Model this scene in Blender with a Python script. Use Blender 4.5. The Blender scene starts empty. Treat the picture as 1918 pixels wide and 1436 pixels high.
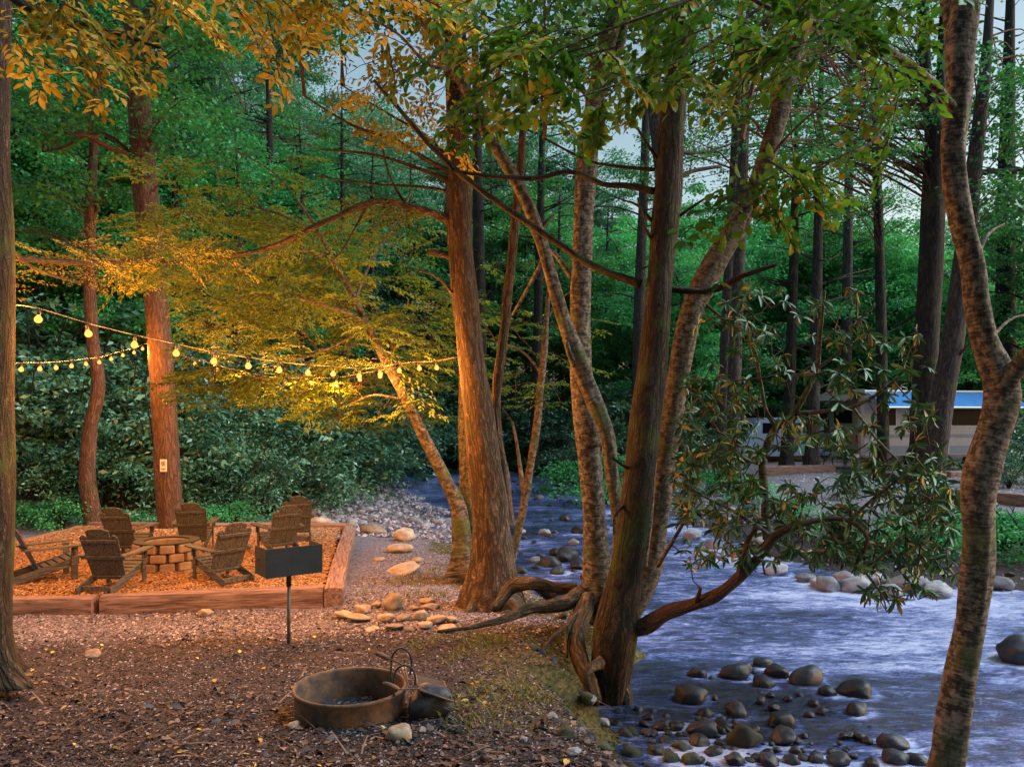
import bpy, math, random
import numpy as np
from mathutils import Vector, noise
R = math.radians
sc = bpy.context.scene
COL = sc.collection

# ---------------------------------------------------------------- camera, sky, sun, exposure
EYE = 3.05            # eye height above the stream's water level (z = 0 is about the water)
F = 1449.0            # focal length in pixels of the 1918 px wide photograph
HOR = 781.0           # row of the horizon
cam = bpy.data.cameras.new('camera'); cam.sensor_width = 36; cam.lens = F/1918*36
cam.shift_y = (HOR-718)/1918; cam.clip_end = 2000; cam.clip_start = 0.05
co = bpy.data.objects.new('camera', cam); COL.objects.link(co)
co.location = (0, 0, EYE); co.rotation_euler = (R(90), 0, 0); sc.camera = co

SUN_EL, SUN_AZ = R(4.0), R(90)
w = bpy.data.worlds.new('World'); sc.world = w; w.use_nodes = True
nt = w.node_tree; bg = nt.nodes['Background']
sky = nt.nodes.new('ShaderNodeTexSky'); sky.sky_type = 'NISHITA'; sky.sun_disc = False
sky.sun_elevation = SUN_EL; sky.sun_rotation = SUN_AZ; sky.dust_density = 2.2; sky.ozone_density = 1.2
nt.links.new(sky.outputs[0], bg.inputs[0]); bg.inputs[1].default_value = 0.10
sl = bpy.data.lights.new('sun', 'SUN'); sl.energy = 0.95; sl.angle = R(35); sl.color = (.72, .90, 1)
so = bpy.data.objects.new('sun', sl); COL.objects.link(so)
# light travels away from the sun's direction
dv = -Vector((math.sin(SUN_AZ)*math.cos(R(48)), math.cos(SUN_AZ)*math.cos(R(48)), math.sin(R(48))))
so.rotation_euler = dv.to_track_quat('-Z', 'Y').to_euler()
sc.view_settings.view_transform = 'Standard'; sc.view_settings.look = 'None'
sc.view_settings.exposure = 2.5; sc.view_settings.gamma = 1
BULB_W = 17.0
sc.cycles.max_bounces = 5; sc.cycles.diffuse_bounces = 2; sc.cycles.glossy_bounces = 2
sc.cycles.transmission_bounces = 3; sc.cycles.transparent_max_bounces = 4
sc.cycles.caustics_reflective = False; sc.cycles.caustics_refractive = False
sc.cycles.sample_clamp_indirect = 4.0

# ---------------------------------------------------------------- helpers
def P(px, py, Y):
    return np.array([(px-959)/F*Y, Y, EYE-(py-HOR)/F*Y])

def tag(o, label=None, cat=None, group=None, kind=None):
    if label: o['label'] = label
    if cat: o['category'] = cat
    if group: o['group'] = group
    if kind: o['kind'] = kind
    return o
def empty(name, loc=(0,0,0), rz=0):
    o = bpy.data.objects.new(name, None); COL.objects.link(o)
    o.location = [float(v) for v in loc]; o.rotation_euler = (0,0,rz); o.empty_display_size = .2
    return o
def kids(o): return [c for c in o.children]
def copy_tree(o, parent=None):
    c = o.copy(); COL.objects.link(c); c.parent = parent
    if 'category' in c and parent is not None: del c['category']
    for ch in list(o.children): copy_tree(ch, c)
    return c

class MB:
    def __init__(s): s.v = []; s.f = []; s.t = []; s.b = []
    def add(s, vs, fs, tint=0.5, bark=None):
        n = len(s.v)
        s.v.extend([tuple(map(float, q)) for q in vs]); s.f.extend([tuple(i+n for i in f) for f in fs])
        s.t.extend([tint]*len(fs))
        s.b.extend(bark if bark is not None else [tuple(map(float, q)) for q in vs])
    def box(s, c, d, rot=None, tint=.5, bev=0.0):
        # bevelled box: 24 vertices when bev>0
        x, y, z = d[0]/2, d[1]/2, d[2]/2
        if bev <= 0:
            vs = [(sx*x, sy*y, sz*z) for sx in (-1,1) for sy in (-1,1) for sz in (-1,1)]
            fs = [(0,1,3,2),(4,6,7,5),(0,4,5,1),(2,3,7,6),(0,2,6,4),(1,5,7,3)]
        else:
            b = min(bev, x*.9, y*.9, z*.9); vs = []; idx = {}
            for sx in (-1,1):
                for sy in (-1,1):
                    for sz in (-1,1):
                        for a in range(3):
                            q = [sx*x, sy*y, sz*z]
                            for k in range(3):
                                if k != a: q[k] -= (sx,sy,sz)[k]*b
                            idx[(sx,sy,sz,a)] = len(vs); vs.append(tuple(q))
            fs = []
            for a in range(3):
                u, w_ = [(1,2),(2,0),(0,1)][a]
                for sg in (-1,1):
                    q = []
                    for (p, r) in ((-1,-1),(1,-1),(1,1),(-1,1)):
                        k = [0,0,0]; k[a] = sg; k[u] = p; k[w_] = r; q.append(idx[(*k, a)])
                    fs.append(tuple(q if sg > 0 else q[::-1]))
            for a in range(3):          # edges along axis a
                u, w_ = [(1,2),(2,0),(0,1)][a]
                for p in (-1,1):
                    for r in (-1,1):
                        k0 = [0,0,0]; k1 = [0,0,0]
                        k0[a] = -1; k1[a] = 1; k0[u] = k1[u] = p; k0[w_] = k1[w_] = r
                        q = [idx[(*k0,u)], idx[(*k1,u)], idx[(*k1,w_)], idx[(*k0,w_)]]
                        fs.append(tuple(q if p*r > 0 else q[::-1]))
            for sx in (-1,1):
                for sy in (-1,1):
                    for sz in (-1,1):
                        q = [idx[(sx,sy,sz,a)] for a in range(3)]
                        fs.append(tuple(q if sx*sy*sz > 0 else q[::-1]))
        out = []
        for q in vs:
            q = Vector(q)
            if rot is not None: q = rot @ q
            out.append((q.x+c[0], q.y+c[1], q.z+c[2]))
        s.add(out, fs, tint)
    def beam(s, a, b, wd, th, up=(0,0,1), tint=.5, bev=.004):
        a, b = Vector([float(q) for q in a]), Vector([float(q) for q in b]); d = b-a; L = d.length; d.normalize()
        sx = d.cross(Vector(up)).normalized(); uz = sx.cross(d)
        from mathutils import Matrix
        m = Matrix((sx, d, uz)).transposed()
        s.box((a+b)/2, (wd, L, th), m, tint, bev)
    def build(s, name, mat, parent=None, smooth=False):
        me = bpy.data.meshes.new(name); me.from_pydata(s.v, [], s.f)
        a = me.attributes.new('tint', 'FLOAT', 'FACE'); a.data.foreach_set('value', np.array(s.t, np.float32))
        b = me.attributes.new('bark', 'FLOAT_VECTOR', 'POINT'); b.data.foreach_set('vector', np.array(s.b, np.float32).ravel())
        if smooth: me.polygons.foreach_set('use_smooth', [True]*len(me.polygons))
        me.materials.append(mat); me.update()
        o = bpy.data.objects.new(name, me); COL.objects.link(o)
        if parent is not None: o.parent = parent
        return o

def catmull(pts, rad, step):
    pts = np.array(pts, float); rad = np.array(rad, float)
    n = len(pts); out = []; ro = []
    if n == 2:
        L = np.linalg.norm(pts[1]-pts[0]); k = max(2, int(L/step)+1)
        for t in np.linspace(0,1,k): out.append(pts[0]*(1-t)+pts[1]*t); ro.append(rad[0]*(1-t)+rad[1]*t)
        return np.array(out), np.array(ro)
    for i in range(n-1):
        p0 = pts[max(i-1,0)]; p1 = pts[i]; p2 = pts[i+1]; p3 = pts[min(i+2,n-1)]
        L = np.linalg.norm(p2-p1); k = max(1, int(math.ceil(L/step)))
        for j in range(k):
            t = j/k
            out.append(.5*((2*p1)+(-p0+p2)*t+(2*p0-5*p1+4*p2-p3)*t*t+(-p0+3*p1-3*p2+p3)*t**3))
            ro.append(rad[i]*(1-t)+rad[i+1]*t)
    out.append(pts[-1]); ro.append(rad[-1])
    return np.array(out), np.array(ro)

def tube(mb, pts, rad, seg=10, step=.15, lump=.08, flare=0, flare_h=.5, lobes=5, seed=0, cap=True, tint=.5, fine=0.0):
    c, r = catmull(pts, rad, step)
    n = len(c); vs = []; bk = []
    T = np.gradient(c, axis=0); T /= (np.linalg.norm(T, axis=1)[:,None]+1e-9)
    up = np.array([0.,1.,0.]) if abs(T[0][1]) < .8 else np.array([1.,0,0])
    U = up - T[0]*np.dot(up, T[0]); U /= np.linalg.norm(U)
    s = 0; R0 = float(np.mean(r))
    for i in range(n):
        if i: s += np.linalg.norm(c[i]-c[i-1])
        U = U - T[i]*np.dot(U, T[i]); U /= (np.linalg.norm(U)+1e-9); V = np.cross(T[i], U)
        for k in range(seg):
            a = 2*math.pi*k/seg; ca, sa = math.cos(a), math.sin(a)
            q = (ca*1.6+seed*3.1, sa*1.6, s/(max(R0,.02)*5))
            m = 1+lump*2*noise.noise(q)
            if fine: m += fine*noise.noise((ca*7+seed, sa*7, s*1.4))
            if flare: m += flare*math.exp(-s/flare_h)*(1+.75*math.cos(lobes*a+seed*1.7)+.35*math.cos((lobes+2)*a+seed))
            vs.append(c[i]+(U*ca+V*sa)*r[i]*m); bk.append((ca*R0+seed*2.3, sa*R0, s))
    fs = [(i*seg+k, i*seg+(k+1)%seg, (i+1)*seg+(k+1)%seg, (i+1)*seg+k) for i in range(n-1) for k in range(seg)]
    if cap:
        fs.append(tuple(range(seg))[::-1]); fs.append(tuple((n-1)*seg+k for k in range(seg)))
    mb.add(vs, fs, tint, bk)
    return c, r

# leaf templates: (along, across, lift) and faces
LEAF_LO = (np.array([(0,0,0),(.42,.5,.10),(1,0,-.08),(.42,-.5,.10)]), [(0,1,2,3)])
LEAF_HI = (np.array([(0,0,0),(.22,.34,.07),(.52,.5,.08),(.8,.3,.0),(1.0,0,-.12),(.8,-.3,.0),(.52,-.5,.08),(.22,-.34,.07),(.25,0,.02),(.55,0,.0),(.82,0,-.05)]),
           [(0,8,1),(1,8,9,2),(2,9,10,3),(3,10,4),(0,7,8),(7,6,9,8),(6,5,10,9),(5,4,10)])
LEAF_LONG = (np.array([(0,0,0),(.2,.3,.05),(.55,.5,.06),(.85,.32,-.03),(1.0,0,-.12),(.85,-.32,-.03),(.55,-.5,.06),(.2,-.3,.05),(.55,0,-.01)]),
           [(0,8,2,1),(2,8,4,3),(0,7,6,8),(8,6,5,4)])
def unit(a): return a/(np.linalg.norm(a, axis=-1, keepdims=True)+1e-9)
def leaf_mesh(name, C, D, N, L, W, T, mat, tmpl=LEAF_LO, parent=None):
    C = np.asarray(C, float); n = len(C)
    D = unit(np.asarray(D, float)); S = unit(np.cross(N, D)); N = np.cross(D, S)
    L = np.broadcast_to(L, n); W = np.broadcast_to(W, n)
    tv, tf = tmpl; k = len(tv)
    V = C[:,None,:] + D[:,None,:]*(tv[None,:,0:1]*L[:,None,None]) + S[:,None,:]*(tv[None,:,1:2]*W[:,None,None]) + N[:,None,:]*(tv[None,:,2:3]*L[:,None,None])
    V = V.reshape(-1,3).astype(np.float32)
    me = bpy.data.meshes.new(name); me.vertices.add(len(V)); me.vertices.foreach_set('co', V.ravel())
    sizes = np.array([len(f) for f in tf]); flat = np.concatenate([np.array(f) for f in tf])
    loops = (np.arange(n)[:,None]*k + flat[None,:]).ravel().astype(np.int32)
    tot = np.tile(sizes, n); start = np.concatenate([[0], np.cumsum(tot)[:-1]]).astype(np.int32)
    me.loops.add(len(loops)); me.loops.foreach_set('vertex_index', loops)
    me.polygons.add(len(tot)); me.polygons.foreach_set('loop_start', start)
    a = me.attributes.new('tint', 'FLOAT', 'FACE')
    a.data.foreach_set('value', np.repeat(np.broadcast_to(T, n), len(tf)).astype(np.float32))
    me.materials.append(mat); me.update(calc_edges=True)
    o = bpy.data.objects.new(name, me); COL.objects.link(o)
    if parent is not None: o.parent = parent
    return o

class Leaves:
    def __init__(s): s.C=[]; s.D=[]; s.N=[]; s.L=[]; s.W=[]; s.T=[]
    def add(s, C, D, N, L, W, T):
        n = len(C); s.C.append(C); s.D.append(D); s.N.append(N)
        s.L.append(np.broadcast_to(L,n)); s.W.append(np.broadcast_to(W,n)); s.T.append(np.broadcast_to(T,n))
    def build(s, name, mat, tmpl, parent=None):
        return leaf_mesh(name, np.concatenate(s.C), np.concatenate(s.D), np.concatenate(s.N), np.concatenate(s.L), np.concatenate(s.W), np.concatenate(s.T), mat, tmpl, parent)
    def cluster(s, rng, c, rad, n, L, asp=.6, outward=.5, tilt=.5, tint=None):
        """leaves through a flattened ellipsoid, blades lying roughly level"""
        q = unit(rng.normal(size=(n,3)))*(rng.random((n,1))**.45)
        C = np.asarray(c)+q*np.asarray(rad)
        D = unit(np.concatenate([q[:,:2]*outward+rng.normal(size=(n,2))*.6, -.15+rng.normal(size=(n,1))*.35], 1))
        N = unit(np.array([0,0,1.])+rng.normal(size=(n,3))*tilt)
        Ls = L*(.65+.7*rng.random(n)); t0 = rng.random() if tint is None else tint
        s.add(C, D, N, Ls, Ls*asp, np.clip(t0*.6+.4*rng.random(n),0,1))
    def spray(s, rng, p0, d, length, ntw, nlf, L, asp=.5, droop=.25, tint=None, tilt=.25, fan=.45, mb=None, rb=.006):
        """flat fan of alternate twigs with alternate leaves"""
        d = unit(np.asarray(d, float)); p0 = np.asarray(p0, float)
        up = unit(np.array([0,0,1.])+rng.normal(size=3)*tilt); up = unit(up-d*np.dot(up,d)); side = np.cross(up, d)
        t = (np.arange(ntw)+.5)/ntw; sg = np.where(np.arange(ntw)%2==0, 1., -1.)
        base = p0+d*(t*length)[:,None]+np.array([0,0,-1.])*(droop*length*t**2)[:,None]
        tl = length*fan*(1-.65*t)*(.7+.5*rng.random(ntw))
        ang = R(48)+rng.normal(size=ntw)*.15
        td = unit(d*np.cos(ang)[:,None]+side*(np.sin(ang)*sg)[:,None]+up*(rng.normal(size=ntw)*.12)[:,None])
        u = (np.arange(nlf)+.7)/nlf; sg2 = np.where(np.arange(nlf)%2==0, 1., -1.)
        C = base[:,None,:]+td[:,None,:]*(tl[:,None]*u[None,:])[...,None]
        C[...,2] -= droop*.8*tl[:,None]*u[None,:]**2
        tside = np.cross(up, td)
        la = R(45)
        D = td[:,None,:]*math.cos(la)+tside[:,None,:]*(sg2*math.sin(la))[None,:,None]
        D = D.reshape(-1,3); n = len(D)
        D = unit(D+rng.normal(size=(n,3))*.18+np.array([0,0,-.2])); C = C.reshape(-1,3)+rng.normal(size=(n,3))*.006
        N = unit(up+rng.normal(size=(n,3))*.3)
        Ls = L*(.7+.5*rng.random(n)); t0 = rng.random() if tint is None else tint
        s.add(C, D, N, Ls, Ls*asp, np.clip(t0*.6+.4*rng.random(n),0,1))
        if mb is not None:
            q = [p0+d*(k*length)+np.array([0,0,-1.])*(droop*length*k*k) for k in (0,.33,.66,1)]
            tube(mb, q, [rb,rb*.75,rb*.5,rb*.25], 4, length, 0, cap=False)
            for i in range(0, ntw):
                e = base[i]+td[i]*tl[i]; e[2] -= droop*.8*tl[i]
                m_ = base[i]+td[i]*tl[i]*.5; m_[2] -= droop*.2*tl[i]
                tube(mb, [base[i], m_, e], [rb*.45, rb*.35, rb*.15], 3, 5, 0, cap=False)

# ---------------------------------------------------------------- materials
def newmat(name):
    m = bpy.data.materials.new(name); m.use_nodes = True
    t = m.node_tree; t.nodes.clear()
    out = t.nodes.new('ShaderNodeOutputMaterial')
    return m, t, out
def nd(t, typ, **kw):
    n = t.nodes.new(typ)
    for k, v in kw.items(): setattr(n, k, v)
    return n
def setin(n, **kw):
    for k, v in kw.items(): n.inputs[k.replace('_',' ')].default_value = v
def ramp(t, fac, stops, interp='LINEAR'):
    n = t.nodes.new('ShaderNodeValToRGB'); e = n.color_ramp.elements; n.color_ramp.interpolation = interp
    while len(e) < len(stops): e.new(.5)
    for i, (p, c) in enumerate(stops): e[i].position = p; e[i].color = (*c, 1) if len(c) == 3 else c
    t.links.new(fac, n.inputs[0]); return n
def mixc(t, fac, a, b, mode='MIX'):
    n = t.nodes.new('ShaderNodeMix'); n.data_type = 'RGBA'; n.blend_type = mode
    for i, v in ((0,fac),(6,a),(7,b)):
        if hasattr(v, 'links') or hasattr(v, 'is_linked'): t.links.new(v, n.inputs[i])
        elif isinstance(v, (int,float)): n.inputs[i].default_value = v
        else: n.inputs[i].default_value = (*v, 1)
    return n.outputs[2]
def math_(t, op, a, b=None):
    n = t.nodes.new('ShaderNodeMath'); n.operation = op
    for i, v in ((0,a),(1,b)):
        if v is None: continue
        if hasattr(v, 'is_linked'): t.links.new(v, n.inputs[i])
        else: n.inputs[i].default_value = v
    return n.outputs[0]
def leaf_mat(name, stops, trans=.35, rough=.5, spec=.3, rnd=.25, tcol=1.0):
    m, t, out = newmat(name)
    at = nd(t, 'ShaderNodeAttribute', attribute_name='tint')
    oi = nd(t, 'ShaderNodeObjectInfo')
    f = math_(t, 'ADD', at.outputs['Fac'], math_(t, 'MULTIPLY', math_(t, 'SUBTRACT', oi.outputs['Random'], .5), rnd))
    c = ramp(t, f, stops).outputs[0]
    b = nd(t, 'ShaderNodeBsdfPrincipled'); t.links.new(c, b.inputs['Base Color'])
    b.inputs['Roughness'].default_value = rough; b.inputs['Specular IOR Level'].default_value = spec
    tr = nd(t, 'ShaderNodeBsdfTranslucent')
    t.links.new(mixc(t, 1.0, c, (tcol*1.0, tcol*1.0, tcol*.55), 'MULTIPLY'), tr.inputs[0])
    mx = nd(t, 'ShaderNodeMixShader'); mx.inputs[0].default_value = trans
    t.links.new(b.outputs[0], mx.inputs[1]); t.links.new(tr.outputs[0], mx.inputs[2]); t.links.new(mx.outputs[0], out.inputs[0])
    return m
def simple(name, col, rough=.6, metal=0, noise_amt=.25, nscale=8, bump=.0, col2=None, spec=.5, coord='Object'):
    m, t, out = newmat(name)
    tc = nd(t, 'ShaderNodeTexCoord')
    nz = nd(t, 'ShaderNodeTexNoise'); setin(nz, Scale=nscale, Detail=6.0, Roughness=.6); t.links.new(tc.outputs[coord], nz.inputs['Vector'])
    c2 = col2 or tuple(v*(1-noise_amt) for v in col)
    c = ramp(t, nz.outputs['Fac'], [(.35, c2), (.65, col)]).outputs[0]
    b = nd(t, 'ShaderNodeBsdfPrincipled'); t.links.new(c, b.inputs['Base Color'])
    setin(b, Roughness=rough, Metallic=metal); b.inputs['Specular IOR Level'].default_value = spec
    if bump:
        bp = nd(t, 'ShaderNodeBump'); setin(bp, Strength=bump, Distance=.02); t.links.new(nz.outputs['Fac'], bp.inputs['Height']); t.links.new(bp.outputs[0], b.inputs['Normal'])
    t.links.new(b.outputs[0], out.inputs[0]); return m

def bark_mat(name, kind, dark, light, moss=.25):
    """kind: furrowed (long ridges), lichen (blotched smooth bark with short horizontal marks)"""
    m, t, out = newmat(name)
    at = nd(t, 'ShaderNodeAttribute', attribute_name='bark')
    mp = nd(t, 'ShaderNodeMapping'); t.links.new(at.outputs['Vector'], mp.inputs[0])
    geo = nd(t, 'ShaderNodeNewGeometry')
    n2 = nd(t, 'ShaderNodeTexNoise'); t.links.new(at.outputs['Vector'], n2.inputs['Vector']); setin(n2, Scale=60.0, Detail=5.0, Roughness=.65)
    b = nd(t, 'ShaderNodeBsdfPrincipled'); setin(b, Roughness=.85); b.inputs['Specular IOR Level'].default_value = .25
    if kind == 'furrowed':
        mp.inputs['Scale'].default_value = (17, 17, 2.6)
        wz = nd(t, 'ShaderNodeTexNoise'); setin(wz, Scale=1.0, Detail=3.0, Roughness=.5, Distortion=.7); t.links.new(mp.outputs[0], wz.inputs['Vector'])
        mpb = nd(t, 'ShaderNodeMapping'); t.links.new(at.outputs['Vector'], mpb.inputs[0]); mpb.inputs['Scale'].default_value = (30, 30, 13)
        wb = nd(t, 'ShaderNodeTexNoise'); setin(wb, Scale=1.0, Detail=4.0, Roughness=.6, Distortion=1.0); t.links.new(mpb.outputs[0], wb.inputs['Vector'])
        r1 = math_(t, 'MINIMUM', math_(t, 'MULTIPLY', math_(t, 'ABSOLUTE', math_(t, 'SUBTRACT', wz.outputs['Fac'], .5)), 9.0), 1.0)
        r2 = math_(t, 'MINIMUM', math_(t, 'MULTIPLY', math_(t, 'ABSOLUTE', math_(t, 'SUBTRACT', wb.outputs['Fac'], .5)), 8.0), 1.0)
        h0 = math_(t, 'MULTIPLY', r1, math_(t, 'ADD', .38, math_(t, 'MULTIPLY', r2, .62)))
        h = math_(t, 'ADD', math_(t, 'MULTIPLY', h0, .7), math_(t, 'MULTIPLY', n2.outputs['Fac'], .4))
        c = ramp(t, h, [(.18, tuple(v*.4 for v in dark)), (.45, dark), (1.0, light)]).outputs[0]
        dist = .03
    else:
        mp.inputs['Scale'].default_value = (20, 20, 16)
        n1 = nd(t, 'ShaderNodeTexNoise'); t.links.new(mp.outputs[0], n1.inputs['Vector']); setin(n1, Scale=1.0, Detail=7.0, Roughness=.7)
        mp2 = nd(t, 'ShaderNodeMapping'); t.links.new(at.outputs['Vector'], mp2.inputs[0]); mp2.inputs['Scale'].default_value = (11, 11, 60)
        n3 = nd(t, 'ShaderNodeTexNoise'); t.links.new(mp2.outputs[0], n3.inputs['Vector']); setin(n3, Scale=1.0, Detail=3.0)
        h = math_(t, 'ADD', math_(t, 'MULTIPLY', n1.outputs['Fac'], .75), math_(t, 'MULTIPLY', n3.outputs['Fac'], .35))
        c = ramp(t, h, [(.34, tuple(v*.4 for v in dark)), (.50, dark), (.64, light), (.80, tuple(min(1,v*1.5) for v in light))]).outputs[0]
        dist = .012
    mo = nd(t, 'ShaderNodeTexNoise'); t.links.new(at.outputs['Vector'], mo.inputs['Vector']); setin(mo, Scale=3.0, Detail=4.0)
    mm = ramp(t, mo.outputs['Fac'], [(.62-moss*.3, (0,0,0)), (.72-moss*.2, (1,1,1))]).outputs[0]
    mm2 = math_(t, 'MULTIPLY', mm, min(1, .35+moss))
    c = mixc(t, mm2, c, (.055,.075,.02))
    t.links.new(c, b.inputs['Base Color'])
    bp = nd(t, 'ShaderNodeBump'); setin(bp, Strength=1.0, Distance=dist); t.links.new(h, bp.inputs['Height']); t.links.new(bp.outputs[0], b.inputs['Normal'])
    t.links.new(b.outputs[0], out.inputs[0]); return m

M = {}
M['bark_fur'] = bark_mat('furrowed_bark', 'furrowed', (.07,.042,.026), (.23,.15,.10), .1)
M['bark_fur_moss'] = bark_mat('mossy_furrowed_bark', 'furrowed', (.032,.022,.015), (.105,.072,.05), .35)
M['bark_lich'] = bark_mat('lichen_bark', 'lichen', (.034,.026,.02), (.15,.12,.09), .3)
M['bark_birch'] = bark_mat('birch_bark', 'lichen', (.034,.027,.024), (.19,.155,.13), .2)
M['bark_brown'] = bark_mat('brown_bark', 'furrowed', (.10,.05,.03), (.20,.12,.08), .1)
M['bark_grey'] = bark_mat('grey_bark', 'furrowed', (.045,.042,.045), (.125,.115,.12), .1)
M['bark_dark'] = bark_mat('dark_bark', 'furrowed', (.02,.019,.02), (.06,.055,.055), .2)
M['root'] = bark_mat('root_bark', 'furrowed', (.08,.058,.04), (.27,.20,.15), .15)
M['leaf_green'] = leaf_mat('leaf_green', [(0,(.018,.08,.028)),(.5,(.05,.22,.07)),(1,(.11,.40,.11))])
M['leaf_bright'] = leaf_mat('leaf_bright', [(0,(.03,.17,.07)),(.5,(.075,.38,.15)),(1,(.15,.56,.20))], .4)
M['leaf_blue'] = leaf_mat('leaf_bluegreen', [(0,(.03,.11,.075)),(.5,(.08,.26,.18)),(1,(.18,.42,.30))])  # hemlock blue-green, with the bluish haze of distance put into the colour
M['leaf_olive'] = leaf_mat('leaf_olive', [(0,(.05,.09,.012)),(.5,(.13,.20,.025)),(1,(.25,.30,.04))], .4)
M['leaf_lamplit_gold'] = leaf_mat('leaf_lamplit_gold', [(0,(.06,.10,.015)),(.35,(.20,.19,.025)),(.65,(.36,.27,.03)),(1,(.54,.40,.06))], .45)  # warm light of the bulbs is put into this leaf colour
M['leaf_near'] = leaf_mat('leaf_near_green', [(0,(.025,.07,.012)),(.5,(.06,.16,.02)),(.85,(.13,.26,.03)),(1,(.30,.24,.04))], .4, .5, .25)
M['leaf_rhodo'] = leaf_mat('leaf_rhododendron', [(0,(.016,.05,.016)),(.55,(.042,.13,.034)),(.86,(.12,.14,.04)),(.93,(.34,.19,.04)),(1,(.42,.22,.05))], .15, .42, .35, .05)
M['leaf_shrub'] = leaf_mat('leaf_shrub', [(0,(.018,.06,.03)),(.5,(.06,.17,.095)),(1,(.17,.34,.22))], .15, .35, .5)
M['leaf_moss'] = leaf_mat('grass_blade', [(0,(.05,.06,.01)),(.5,(.12,.13,.02)),(1,(.25,.20,.05))], .3, .6, .2)
# ---------------------------------------------------------------- the ground and the stream
NEAR = [(14,-2),(12,2.0),(6,3.4),(3.2,3.4),(1.75,4.4),(1.42,5.4),(1.22,6.4),(1.1,7.4),(.86,8.0),(.82,8.6),(1.35,9.15),(1.8,9.8),(1.6,10.6),(.95,11.8),(.45,13),(.1,15),(-.5,17.5),(-1.3,20),(-2.2,23),(-3.5,27),(-5,32),(-8,37),(-14,41),(-30,45)]
FAR = [(-30,50),(-12,47),(-4,43),(1.2,38),(3.0,33),(3.9,28),(4.6,22),(5.2,17.5),(5.8,15.2),(6.8,13.9),(8.2,13.3),(12,13),(20,13),(60,14)]
POLY = np.array(NEAR+FAR+[(60,-6)], float)
def river_sd(x, y):
    """signed distance to the stream's outline: negative in the water"""
    x = np.asarray(x, float); y = np.asarray(y, float)
    d = np.full(x.shape, 1e9); ins = np.zeros(x.shape, bool); n = len(POLY)
    for i in range(n):
        ax, ay = POLY[i]; bx, by = POLY[(i+1)%n]; ex, ey = bx-ax, by-ay
        t = np.clip(((x-ax)*ex+(y-ay)*ey)/(ex*ex+ey*ey), 0, 1)
        d = np.minimum(d, np.hypot(x-ax-t*ex, y-ay-t*ey))
        c = ((ay > y) != (by > y)) & (x < (bx-ax)*(y-ay)/((by-ay) if by != ay else 1e-9)+ax)
        ins ^= c
    return np.where(ins, -d, d)
def sstep(a, b, x): t = np.clip((x-a)/(b-a), 0, 1); return t*t*(3-2*t)
def water_z(y): return .0+.007*(np.maximum(np.asarray(y, float), 7)-7)
def snoise(x, y, f, seed=0):
    rs = np.random.RandomState(seed); s = 0
    for k in range(7):
        a = rs.rand()*6.28; ff = f*(.6+rs.rand()*1.6); s = s+np.sin((x*math.cos(a)+y*math.sin(a))*ff+rs.rand()*6.28)
    return s/7
XD = np.interp
def ground_z(x, y):
    x = np.asarray(x, float); y = np.asarray(y, float)
    sd = river_sd(x, y)
    near = ((y < 12.5) | (x < XD(y, [12.5,13,15,20,27,32,41,300], [1.6,2.0,2.2,1.5,0,-1,-12,-12]))) & ~((y>12.5)&(x>5))
    Ln = XD(y, [-40,0,4,5.6,8,10.4,12,17,19,23,30], [1.25,1.2,1.05,.92,.67,.42,.38,.34,.20,.22,.5])
    hill = np.maximum(0, -x-7.5-.0*y)*sstep(17, 24, y)*.28+np.maximum(0, y-27)*.22*sstep(-4, -9, x)
    zn = Ln+hill
    wn = np.where(y < 16, .75, 1.8)
    wn = np.where(y < 7.2, 1.15, wn)
    zf = .30+.55*sstep(.5, 9, sd)+np.maximum(0, y-44)*.10+np.maximum(0, y-44)*.14*sstep(14, -2, x)
    L = np.where(near, zn, zf); wd = np.where(near, wn, 1.6)
    bed = water_z(y)-.02-.45*sstep(0, 2.2, -sd)
    shoal = .42*np.exp(-(((x-2.4)/1.5)**2+((y-7.2)/1.1)**2))+.25*np.exp(-(((x-1.5)/1.2)**2+((y-18.5)/2.5)**2))
    bed = np.minimum(bed+shoal, water_z(y)-.035+.0*x)
    t = sstep(0, 1, sd/wd)
    z = np.where(sd < 0, bed, (water_z(y)-.02)*(1-t)+L*t)
    bk_ = np.exp(-((sd-.5)/.45)**2)*(near)*(sd>0); lump = (.035+.05*bk_)*snoise(x, y, 2.2, 1)+.02*snoise(x, y, 6, 2)+.01*snoise(x, y, 14, 3)
    big = .5*snoise(x, y, .22, 4)*sstep(26, 50, np.hypot(x, y))
    return z+lump*np.where(sd < 0, .6, 1)+big
def gz(x, y): return float(ground_z(np.array([x]), np.array([y]))[0])
def G(px, py, y0=3.2, y1=70):
    """where the sight line of a photograph pixel meets the ground"""
    Y = np.linspace(y0, y1, 900); X = (px-959)/F*Y; Z = EYE-(py-HOR)/F*Y
    d = Z-ground_z(X, Y); k = int(np.argmax(d < 0))
    return np.array([X[k], Y[k], float(ground_z(X[k:k+1], Y[k:k+1])[0])])

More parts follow.
